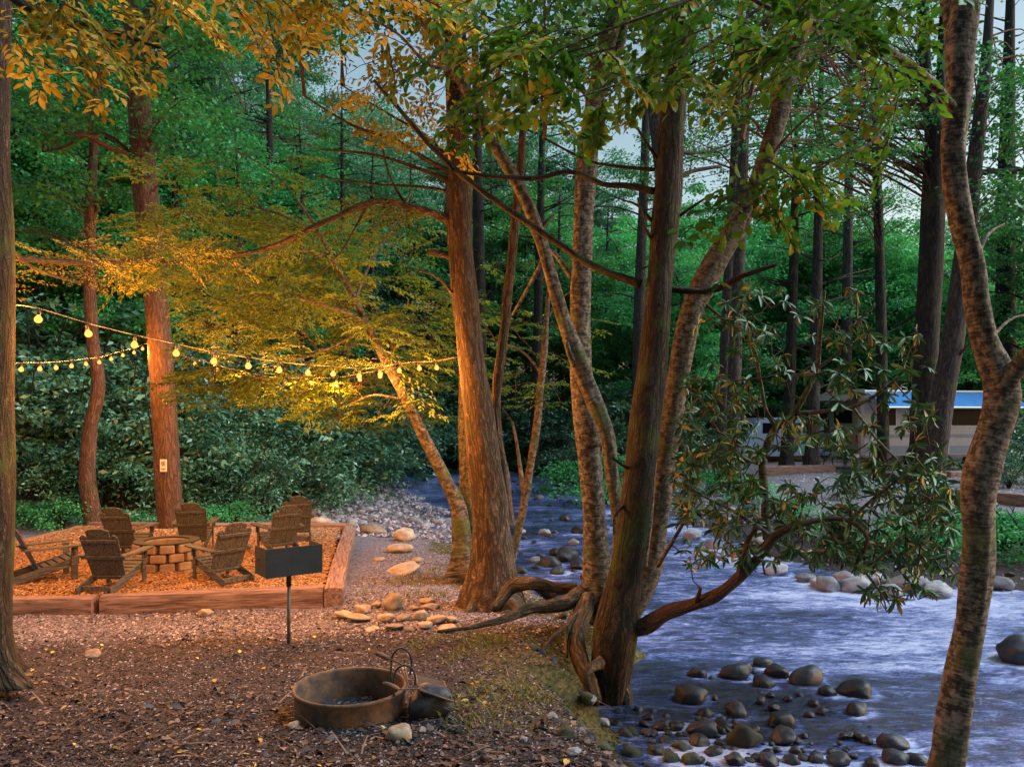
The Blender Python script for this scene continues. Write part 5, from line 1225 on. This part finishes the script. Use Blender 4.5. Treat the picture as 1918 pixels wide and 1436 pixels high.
for i, (Y, m_, pts, lab) in enumerate([
    (27,'bark_grey',[(1356,960,26),(1354,800,22),(1360,640,22),(1366,500,20),(1374,350,18),(1380,200,16),(1386,40,12),(1390,-100,6)],'left one of the pair of pale lilac trunks beyond the stream'),
    (26,'bark_grey',[(1376,960,28),(1374,800,25),(1378,640,24),(1384,500,22),(1390,350,20),(1396,200,17),(1402,40,12),(1408,-100,6)],'right one of the pair of pale lilac trunks beyond the stream'),
    (31,'bark_dark',[(1472,875,26),(1476,800,22),(1480,700,20),(1484,580,18),(1487,460,16),(1490,320,12),(1492,200,6)],'left dark trunk between the blue van and the bicycle, rising from the gravel'),
    (31,'bark_grey',[(1521,878,30),(1522,800,24),(1526,680,21),(1530,540,19),(1533,400,16),(1536,250,12),(1540,80,7)],'grey trunk just right of the dark one beside the bicycle'),
    (38,'bark_grey',[(1583,860,24),(1584,740,20),(1586,600,19),(1588,460,17),(1590,320,15),(1592,180,12),(1594,20,8)],'bluish trunk with many bare side branches rising behind the camper\'s rear'),
    (36,'bark_dark',[(1888,880,40),(1886,760,36),(1884,600,34),(1884,450,32),(1886,300,28),(1890,100,20),(1894,-60,10)],'dark trunk behind the greenery at the right edge of view'),
    (34,'bark_grey',[(1190,880,24),(1194,740,22),(1198,560,20),(1204,400,18),(1210,240,16),(1216,80,12),(1220,-60,8)],'distant grey trunk showing left of the thickest clump trunk'),
    (30,'bark_grey',[(1232,900,20),(1240,420,18),(1226,200,26),(1226,60,20),(1226,-60,10)],'pale grey trunk mostly hidden behind the thickest clump trunk'),
    (33,'bark_dark',[(905,860,26),(900,700,24),(898,520,22),(895,360,20),(892,180,16),(888,20,10)],'distant dark trunk just right of the central trunk'),
    (29,'bark_dark',[(108,900,30),(112,700,27),(115,520,25),(118,340,22),(122,160,18),(126,0,12)],'dim trunk far back in the forest at the left'),
    (32,'bark_dark',[(515,880,20),(512,620,18),(508,400,15),(505,250,12),(502,120,8)],'slim dim trunk behind the layered golden leaves'),
    (35,'bark_dark',[(1000,880,18),(1006,640,17),(1012,420,15),(1016,240,12),(1020,80,8)],'slim dark trunk behind the twisting stem'),
    ]):
    r_ = random.Random(i+50); lims = []
    for k in range(14):
        j = r_.randrange(2, len(pts)-1); a, b = pts[j][0], pts[j][1]+r_.uniform(-60, 60); sgn = r_.choice((-1,1)); l_ = r_.uniform(25, 110)
        lims.append([(a, b, 4), (a+sgn*l_*.5, b-l_*.15+r_.uniform(-8,8), 2.6, r_.uniform(-.5,.5)), (a+sgn*l_, b-l_*.25+r_.uniform(-20,20), 1.2, r_.uniform(-1,1))])
    far_trunk('forest_tree', lab, Y, M[m_], pts, lims if i > 1 else lims[:6], 130+i, [(8,pts[-1][0]-140,pts[-1][0]+140,-160,60,Y-2,Y+2,1.5,150,.15),(21,pts[-1][0]-130,pts[-1][0]+130,60,360,Y-2,Y+2,.85,80,.13)])

# the airy high crown that breaks up the sky on the right
ht, hsk, hinv = near_tree('tall_forest_tree', 'tall slim tree whose airy crown breaks up the sky at the right', 30, M['bark_dark'], [[(1655,880,22),(1652,700,20),(1648,500,18),(1642,300,15),(1636,100,11),(1632,-60,5)]], [], seed=171, lump=.03)
crown_regions(ht, hinv, hsk, [(115,1270,1750,80,340,26,36,.6,85,.11),(16,1250,1750,-120,120,26,34,1.2,120,.14),(40,1560,1760,250,420,26,34,.7,60,.11)], M['leaf_green'], seed=172)

# ---------------------------------------------------------------- rhododendron hanging over the water
def rhodo():
    Y0 = 7.6; base = P(1196,1178,8.3); root = empty('rhododendron', base); inv = -base
    tag(root, 'big rhododendron bush with long glossy leaves leaning out over the stream', 'bush')
    sk = []
    lines = [[(1180,1180,34,.8),(1215,1168,30,.6),(1255,1145,28,.4),(1310,1128,25,.2),(1355,1105,22,0),(1390,1075,20,-.1),(1425,1040,17,-.2),(1450,1005,15,-.2),(1490,985,12,-.3),(1540,972,10,-.3),(1590,975,9,-.4),(1625,1010,7,-.5),(1600,1065,5,-.5)],
      [(1300,1130,10,.2),(1308,1115,9,.1),(1312,1100,6,.1)],[(1385,1080,16,-.1),(1392,1045,14,-.2),(1402,1010,10,-.3),(1420,985,7,-.4)],
      [(1540,972,9,-.3),(1570,1020,7,-.4),(1600,1060,6,-.5),(1640,1050,5,-.6),(1690,1000,4,-.7)],
      [(1436,1010,16,.6),(1432,930,15,.6),(1428,870,14,.6),(1438,830,14,.5),(1455,800,14,.4),(1485,775,12,.3),(1510,735,10,.2),(1530,690,9,.1),(1535,640,8,0),(1540,590,6,-.1),(1545,545,4,-.2)],
      [(1455,800,9,.4),(1435,770,8,.3),(1425,720,7,.2),(1415,660,6,.1),(1400,610,4,0)],[(1490,775,9,.3),(1540,770,8,.1),(1590,765,7,0),(1640,740,6,-.2),(1690,700,4,-.3)],
      [(1530,690,6,.1),(1570,660,5,0),(1600,610,4,-.2),(1640,570,3,-.3)],[(1428,870,8,.6),(1380,850,6,.4),(1340,800,5,.3),(1310,740,4,.2)],[(1440,1000,8,.5),(1380,960,6,.4),(1320,930,5,.2),(1280,900,4,.1)],
      [(1232,1060,8,1.2),(1262,1010,7,1.0),(1290,960,6,.8)],[(1590,975,7,-.4),(1640,930,6,-.5),(1690,890,4,-.6),(1720,850,3,-.6)],[(1600,765,5,0),(1640,820,5,-.2),(1680,860,4,-.4)],[(1620,1070,5,-.5),(1650,1110,3,-.6),(1660,1140,2.5,-.6)]]
    for i, l_ in enumerate(lines):
        mb = MB(); c, r = stem(mb, l_, Y0, seed=200+i, seg=9, lump=.14, step=.07); sk.append(c)
        o = mb.build('branch', M['bark_brown'] if i in (0,1,2) else M['bark_lich'], root, True); o.location = inv
    sk = np.concatenate(sk); rg = np.random.default_rng(77)
    boxes = [(1320,1620,525,620,.7),(1300,1700,600,720,.7),(1560,1740,620,760,.6),(1275,1420,700,860,1.25),(1260,1420,840,960,1.6),(1560,1760,760,900,.75),(1560,1770,880,1040,2.0),(1270,1480,940,1060,1.3),(1470,1620,960,1060,.9),(1420,1560,900,965,.25),(1600,1780,1020,1125,.8),(1690,1800,860,1080,1.1),(1450,1600,770,840,.5)]
    w_ = np.array([b[4] for b in boxes]); w_ = w_/w_.sum(); lv = Leaves(); mb = MB()
    cs = []
    for i in range(700):
        b = boxes[rg.choice(len(boxes), p=w_)]; y = rg.uniform(6.9, 8.9) if b[1] > 1500 else rg.uniform(7.2, 9.2)
        cs.append(P(rg.uniform(b[0],b[1]), rg.uniform(b[2],b[3]), y))
    cs = grow_order(cs, sk)
    for i, (c, a) in enumerate(cs):
        d = c-a; ax = unit(d+np.array([0,0,.35])+rg.normal(size=3)*.35)
        if rg.random() < .75:
            m_ = (a+c)/2+np.array([0,0,-.06])+rg.normal(size=3)*.05; tube(mb, [a, m_, c], [.009,.007,.005], 4, .25, 0, cap=False)
        n = rg.integers(6, 11); u = unit(np.cross(ax, [0.3,.8,.1])); v = np.cross(ax, u); th = np.arange(n)*2*math.pi/n+rg.random()*6; e = rg.uniform(-.2,.8,n); th = th+rg.normal(size=n)*.35
        D = (u[None]*np.cos(th)[:,None]+v[None]*np.sin(th)[:,None])*1.0+ax[None]*e[:,None]+np.array([0,0,-.25])-np.array([0,0,1.])*rg.uniform(0,.7,(n,1))
        L = .125*rg.uniform(.55,1.25,n); T = np.where(rg.random(n) < .10, rg.uniform(.88,1.0,n), rg.uniform(0,.82,n))
        lv.add(np.repeat(c[None], n, 0), D, np.repeat((ax+np.array([0,0,.3]))[None], n, 0)+rg.normal(size=(n,3))*.3, L, L*.27, T)
    o = lv.build('foliage', M['leaf_rhodo'], LEAF_LONG, root); o.location = inv
    o = mb.build('twigs', M['bark_brown'], root); o.location = inv
rhodo()

# ---------------------------------------------------------------- forest kinds, built once and copied
HIDE = []
def broadleaf(h, z0, spread, ncl, nl, L, mat, bark, seed, tilt=.55, flat=.4):
    rg = np.random.default_rng(seed); root = empty('leafy_tree'); mb = MB(); lean = rg.normal(size=2)*.03*h
    pts = [(lean[0]*t**2+.15*math.sin(seed+t*5), lean[1]*t**2+.15*math.cos(seed+t*4), h*t-.1) for t in (0,.15,.35,.55,.75,.95)]
    r0 = .012*h+.05; c, r = tube(mb, pts, [r0*1.3, r0, r0*.85, r0*.65, r0*.4, r0*.1], 9, .7, .06, flare=.3, flare_h=.3, seed=seed)
    lv = Leaves(); ends = []
    for i in range(13):
        t = rg.uniform(z0/h, .93); k = int(t*(len(c)-1)); a = c[k]; an = i*2.4+rg.normal()*.3; rr = spread*(1-.55*abs((t-z0/h)/(1-z0/h)-.35))*rg.uniform(.7,1.1)
        e = a+np.array([math.cos(an)*rr, math.sin(an)*rr, rr*rg.uniform(.05,.5)]); m_ = (a+e)/2+np.array([0,0,.1*rr])
        q, _ = tube(mb, [a, m_, e], [r0*.35, r0*.2, .015], 5, .8, .05, seed=i, cap=False); ends.append(q)
    E = np.concatenate(ends+[c[int(len(c)*.55):]])
    for i in range(ncl):
        a = E[rg.integers(len(E))]; cc = a+rg.normal(size=3)*np.array([.45,.45,.35])*spread*.45; cc[2] = max(cc[2], z0*.8)
        rr = spread*rg.uniform(.13,.30); lv.cluster(rg, cc, (rr, rr, rr*flat), nl, L, .62, tilt=tilt)
    mb.build('trunk', bark, root, True); lv.build('crown', mat, LEAF_LO, root); return root
def hemlock(h, z0, spread, seed, mat, bark, L=.085, per=26):
    rg = np.random.default_rng(seed); root = empty('hemlock'); mb = MB()
    c, r = tube(mb, [(0,0,-.1),(.1,0,h*.4),(.05,.1,h*.75),(0,0,h)], [.014*h,.011*h,.006*h,.01], 9, .8, .05, seed=seed); lv = Leaves()
    z = z0; k = 0
    while z < h*.97:
        t = (z-z0)/(h-z0); rr = spread*(1-t)**.75*rg.uniform(.65,1.1)+.25; an = k*2.4+rg.normal()*.25; d = np.array([math.cos(an), math.sin(an), -.12+.2*t])
        a = np.array([0,0,z]); tube(mb, [a, a+d*rr*.5, a+d*rr+np.array([0,0,-.12*rr])], [.035,.02,.006], 4, 1, 0, cap=False)
        nn = max(2, int(rr/.42))
        for j in range(nn):
            s_ = (j+.7)/nn; cc = a+d*rr*s_+np.array([0,0,-.12*rr*s_*s_]); w_ = .34+.22*rr*.4*(1-abs(s_-.5))
            lv.cluster(rg, cc, (w_*1.25, w_*1.25, .09), per, L, .42, tilt=.28)
        z += rg.uniform(.13,.26)*(1+.3*(h/14)); k += 1
    mb.build('trunk', bark, root, True); lv.build('crown', mat, LEAF_LO, root); return root
def shrub(h, spread, seed, mat, L=.13, n=46, per=60, asp=.38):
    rg = np.random.default_rng(seed); root = empty('thicket_shrub'); mb = MB(); lv = Leaves()
    for i in range(9):
        an = i*.7+rg.normal()*.3; rr = spread*rg.uniform(.4,.9); e = np.array([math.cos(an)*rr, math.sin(an)*rr, h*rg.uniform(.55,.95)])
        tube(mb, [(0,0,-.1), e*np.array([.35,.35,.5]), e], [.035,.025,.008], 5, .4, .1, seed=i, cap=False)
    for i in range(n):
        u = unit(rg.normal(size=3)); u[2] = abs(u[2]); q = u*np.array([spread, spread, h])*rg.uniform(.55,1.0); rr = rg.uniform(.22,.5)
        lv.cluster(rg, q, (rr, rr, rr*.5), per, L, asp, tilt=.6, outward=.9)
    for i in range(n//3):
        q = np.array([rg.normal()*spread*.5, rg.normal()*spread*.5, rg.uniform(.1,.6)*h]); lv.cluster(rg, q, (.5,.5,.3), per, L, asp, tilt=.7)
    mb.build('stems', M['bark_dark'], root, True); lv.build('foliage', mat, LEAF_LO, root); return root
K = {
 'tall1': broadleaf(19, 3.2, 4.4, 210, 190, .17, M['leaf_green'], M['bark_dark'], 1),
 'tall2': broadleaf(22, 4.0, 5.0, 230, 190, .18, M['leaf_blue'], M['bark_grey'], 2),
 'mid1': broadleaf(10, 1.6, 3.4, 150, 170, .14, M['leaf_bright'], M['bark_grey'], 3),
 'mid2': broadleaf(11, 1.8, 3.5, 150, 170, .14, M['leaf_green'], M['bark_dark'], 4),
 'hem1': hemlock(15, 1.2, 3.3, 5, M['leaf_blue'], M['bark_dark']),
 'hem2': hemlock(11, .8, 2.8, 6, M['leaf_green'], M['bark_dark']),
 'shr1': shrub(2.3, 1.7, 7, M['leaf_shrub']),
 'shr2': shrub(3.2, 2.0, 8, M['leaf_shrub'], .15, 60, 60, .45),
 'shr3': shrub(1.3, 1.2, 9, M['leaf_bright'], .10, 34, 50, .5),
}
used = set(); rp = random.Random(99); PLACED = []
LAB = {'tall1':('tall dark green broadleaf tree','tree','leafy_tree','dark tall trees of the forest'),'tall2':('tall blue-green broadleaf tree','tree','leafy_tree','blue-green tall trees of the forest'),
 'mid1':('low bright green tree','tree','leafy_tree','bright understory trees'),'mid2':('low dark green tree','tree','leafy_tree','dark understory trees'),
 'hem1':('bluish hemlock with drooping sprays','tree','hemlock','bluish hemlocks'),'hem2':('green hemlock with level sprays','tree','hemlock','green hemlocks'),
 'shr1':('low glossy-leaved shrub','shrub','thicket_shrub','low thicket shrubs'),'shr2':('tall dense thicket shrub','shrub','thicket_shrub','tall thicket shrubs'),'shr3':('small bright green shrub','shrub','thicket_shrub','small bright bank shrubs')}
def plant(kind, px, Y, s=1.0, z=None):
    x = (px-959)/F*Y; o = K[kind] if kind not in used else copy_tree(K[kind]); used.add(kind)
    o.location = (x, Y, gz(x, Y) if z is None else z); o.rotation_euler = (0,0,rp.random()*6.28); o.scale = (s*rp.uniform(.9,1.1), s*rp.uniform(.9,1.1), s)
    l_ = LAB[kind]; tag(o, l_[0], l_[1], l_[3]); PLACED.append((kind, px, Y, o)); return o
# thicket behind the pad and along the left bank
for px, Y, k, s in [(-60,20,'shr2',1.3),(40,20.5,'shr2',1.2),(95,19.6,'shr1',.8),(130,21.5,'shr2',1.3),(215,20.2,'shr1',1.0),(235,22,'shr2',1.4),(300,21,'shr2',1.1),(60,23,'shr2',1.6),(160,24,'shr2',1.7),(390,21.5,'shr1',1.1),(440,22.5,'shr2',1.0),
  (480,21.0,'shr1',.85),(520,23.5,'shr2',1.1),(560,23.2,'shr1',1.1),(600,26,'shr2',1.2),(340,23.5,'shr2',1.5),(420,25,'shr2',1.6),(500,26.5,'shr2',1.6),(590,29,'shr2',1.5),(660,31,'shr2',1.5),(640,28.5,'shr1',1.2),(700,33,'shr2',1.4),
  (760,40,'shr2',1.6),(830,42,'shr2',1.7),(720,37,'shr2',1.6),(890,44.5,'shr2',1.7),(780,46,'shr2',2.0),(430,19.8,'shr3',.7),(380,19.4,'shr3',.6),(115,18.6,'shr3',.7),(60,18.9,'shr3',.6),(250,18.9,'shr3',.5)]: plant(k, px, Y, s)
# far bank, from the bend to the camper
for px, Y, k, s in [(960,45,'shr2',1.7),(1010,42,'shr2',1.4),(1060,40,'shr2',1.5),(1100,36,'shr1',1.3),(1090,30,'shr3',1.5),(1120,33,'shr2',1.0),(1150,38,'shr2',1.5),(1215,38,'shr2',1.4),(1270,37,'shr2',1.1),(1185,29,'shr3',1.4),(1130,26,'shr3',1.1),
  (1310,40,'shr2',1.3),(1880,15.6,'shr3',.8),(1830,16.5,'shr3',.7),(1930,15,'shr3',.9),(1700,16,'shr3',.7),(1640,15.6,'shr3',.5),(1760,15.4,'shr3',.6),(1560,17.5,'shr3',.5),(1480,20,'shr3',.6),(1600,23,'shr1',.4),(1400,24,'shr3',.8),(1340,27,'shr3',.9),(1890,24,'shr1',.5),(1925,33,'shr2',1.2),(1950,26,'shr1',1.0),(1460,42,'shr2',1.2),(1540,46,'shr2',1.2),(1420,46,'shr2',1.4)]: plant(k, px, Y, s)
# understory and tall trees
trees = []
for px, Y, k, s in [(-80,24,'mid2',1.0),(20,27,'hem2',1.1),(75,25,'mid2',1.0),(215,26,'mid2',1.1),(330,28,'hem1',1.0),(440,27,'hem2',1.1),(410,31,'mid1',1.2),(560,30,'hem2',1.2),(640,34,'hem1',1.1),(520,35,'mid1',1.3),(700,37,'hem1',1.1),
  (770,43,'hem1',1.2),(840,45,'mid2',1.3),(150,31,'hem1',1.1),(-20,34,'tall1',1.0),(90,36,'tall1',1.1),(200,37,'tall2',1.0),(290,34,'tall1',1.0),(360,39,'tall2',1.0),(455,42,'tall1',1.0),(570,43,'tall2',1.0),(650,46,'tall1',1.1),(740,50,'tall2',1.0),(830,52,'tall1',1.0),
  (920,48,'hem1',1.2),(990,47,'hem2',1.4),(1050,46,'hem1',1.1),(1090,44,'mid2',1.1),(1140,45,'hem1',1.0),(1200,43,'mid1',1.0),(1250,46,'hem1',.95),(1310,50,'mid1',1.2),(1345,44,'mid1',.9),(1400,54,'hem1',1.0),(1440,50,'mid1',1.2),(1500,52,'mid1',1.2),(1480,60,'hem1',1.0),
  (1560,48,'hem2',1.0),(1620,52,'mid1',1.1),(1680,46,'mid1',1.1),(1660,58,'hem1',1.0),(1740,44,'hem2',.9),(1800,46,'mid1',1.1),(1860,42,'mid1',1.1),(1900,38,'hem2',1.0),(1950,34,'mid2',1.1),(1910,50,'tall1',.9),
  (930,56,'tall2',1.0),(1010,58,'tall1',1.0),(1080,57,'tall2',1.0),(1150,60,'tall1',.95),(1220,62,'tall2',.85),(1290,64,'tall1',.95),(1370,68,'tall2',.88),(1450,70,'tall1',.9),(1530,72,'tall2',.78),(1770,66,'tall1',.75),(1850,60,'tall2',.8),(1930,56,'tall1',.95),
  (1290,38,'mid1',1.15),(1400,42,'mid1',1.35),(1480,45,'mid1',1.4),(1545,42,'mid2',1.2),(1600,44,'mid1',1.45),(1660,42,'mid1',1.2),(1720,47,'mid1',1.45),(1810,40,'mid1',1.2),(1340,56,'mid1',1.75),(1400,60,'mid1',1.8),(1450,58,'mid1',1.7),(1560,58,'mid2',1.6),(1650,60,'mid1',1.6),(1750,58,'mid1',1.6),(1260,58,'mid1',1.8),(1180,50,'mid1',1.5),(1060,52,'mid1',1.5),(960,50,'mid2',1.4),(-140,30,'tall1',1.0),(250,46,'tall1',1.1),(120,46,'tall2',1.2),(0,46,'tall1',1.2),(400,52,'tall1',1.1),(520,54,'tall2',1.1),(620,60,'tall1',1.1),(720,62,'tall2',1.1)]: plant(k, px, Y, s)

BINS = [(10,'beside the left foreground trunk'),(110,'just right of the left foreground trunk'),(190,'behind the thin wavy trunk'),(262,'between thin trunk and sign tree'),(345,'behind the sign tree'),(420,'just right of the sign tree'),(500,'behind the middle chairs'),(580,'behind the rearmost chair'),
 (660,'left of the gravel bar'),(760,'above the gravel bar'),(860,'left of the central trunk'),(960,'behind the central trunk'),(1040,'behind the slender stem'),(1100,'behind the speckled trunk'),(1160,'behind the twisting stem'),(1260,'behind the thickest trunk'),
 (1350,'left of the lilac trunks'),(1430,'by the blue van'),(1500,'behind the dark trunk by the van'),(1570,'behind the bicycle'),(1650,'behind the camper rear'),(1730,'left of the near-black trunk'),(1800,'behind the grey-brown trunk'),(1870,'behind the crooked trunk'),(9999,'at the right edge')]
cells = {}
for kind, px, Y, o in PLACED: cells.setdefault((kind, next(n for b, n in BINS if px < b)), []).append((Y, o))
for (kind, n), l_ in cells.items():
    l_.sort(key=lambda q: q[0])
    for i, (Y, o) in enumerate(l_):
        o['label'] = LAB[kind][0]+' '+n+('' if len(l_) == 1 else [', nearest',', further back',', deepest',', farthest of all'][min(i,3)])

# unseen trees added around the camera to keep the sky's light off the clearing
for x, y, k, s in [(-6,-6,'tall2',.9),(1,-8,'tall1',1.0),(7,-6,'tall2',.9),(-12,-1,'tall1',1.0),(-3,-14,'tall1',1.1),(11,-1,'tall1',.85),(-13,5,'tall2',.9)]:
    o = copy_tree(K[k]); o.location = (x, y, gz(x, y)); o.scale = (s,)*3; o.rotation_euler = (0,0,x); o.name = 'leafy_tree'
    tag(o, 'tall unseen broadleaf tree added behind the viewer to shade the clearing', 'tree', 'unseen shade trees behind the viewer')

# moss, grass tufts on the bank
def tufts(name, n, cond, L, W, mat, label, seed):
    r_ = np.random.default_rng(seed); x = r_.uniform(-4,4.2,n*6); y = r_.uniform(5,17,n*6); s_ = river_sd(x,y); k = cond(x,y,s_); x, y = x[k][:n], y[k][:n]
    z = ground_z(x,y); m_ = len(x); a = r_.random(m_)*6.28
    D = np.stack([np.cos(a)*.7, np.sin(a)*.7, .55+.5*r_.random(m_)], 1); Nn = np.stack([-np.sin(a)*.3, np.cos(a)*.3, np.ones(m_)], 1)
    o = leaf_mesh(name, np.stack([x,y,z-.005],1), D, Nn, L*(.5+r_.random(m_)), W, r_.random(m_), mat, LEAF_LO); tag(o, label, kind='stuff')
r_ = np.random.default_rng(55); n = 90000; y = 23+45*r_.random(n)**1.3; x = (r_.uniform(-120,2050,n)-959)/F*y; s_ = river_sd(x,y); k = (s_ > .8)&~((x > 3)&(y < 44))&~((x > -7.5)&(x < 1)&(y < 31)&(s_ < 5)); x, y = x[k], y[k]; a = r_.random(len(x))*6.28
tag(leaf_mesh('undergrowth', np.stack([x,y,ground_z(x,y)+.05+.3*r_.random(len(x))],1), np.stack([np.cos(a),np.sin(a),.1+.4*r_.random(len(x))],1), unit(np.array([0,0,1.])+r_.normal(size=(len(x),3))*.4), .14+.18*r_.random(len(x)), .10, r_.random(len(x)), M['leaf_blue']), 'low leafy undergrowth covering the forest floor behind the stream', kind='stuff')
nz_ = lambda x, y: snoise(x, y, 2.6, 61)+.6*snoise(x, y, 7, 62)
tufts('moss', 26000, lambda x,y,s: (s > .05)&(s < 1.15)&(nz_(x,y) > .10)&(y < 12), .03, .010, M['leaf_moss'], 'yellow-green moss on the bank slope beside the water', 5)
tufts('grass', 5000, lambda x,y,s: (((x > -2.2)&(x < -.5)&(y > 11.2)&(y < 15.5)&(x > -2.3+.18*(y-11)))|((s > .8)&(s < 1.9)&(y < 9)))&(nz_(x,y) > .12), .11, .012, M['leaf_moss'], 'low grass tufts on the mossy strip between gravel and trunks', 6)

for o in bpy.data.objects:
    if o.name.split('.')[0] in ('twigs','bare_twigs'): o['kind'] = 'stuff'
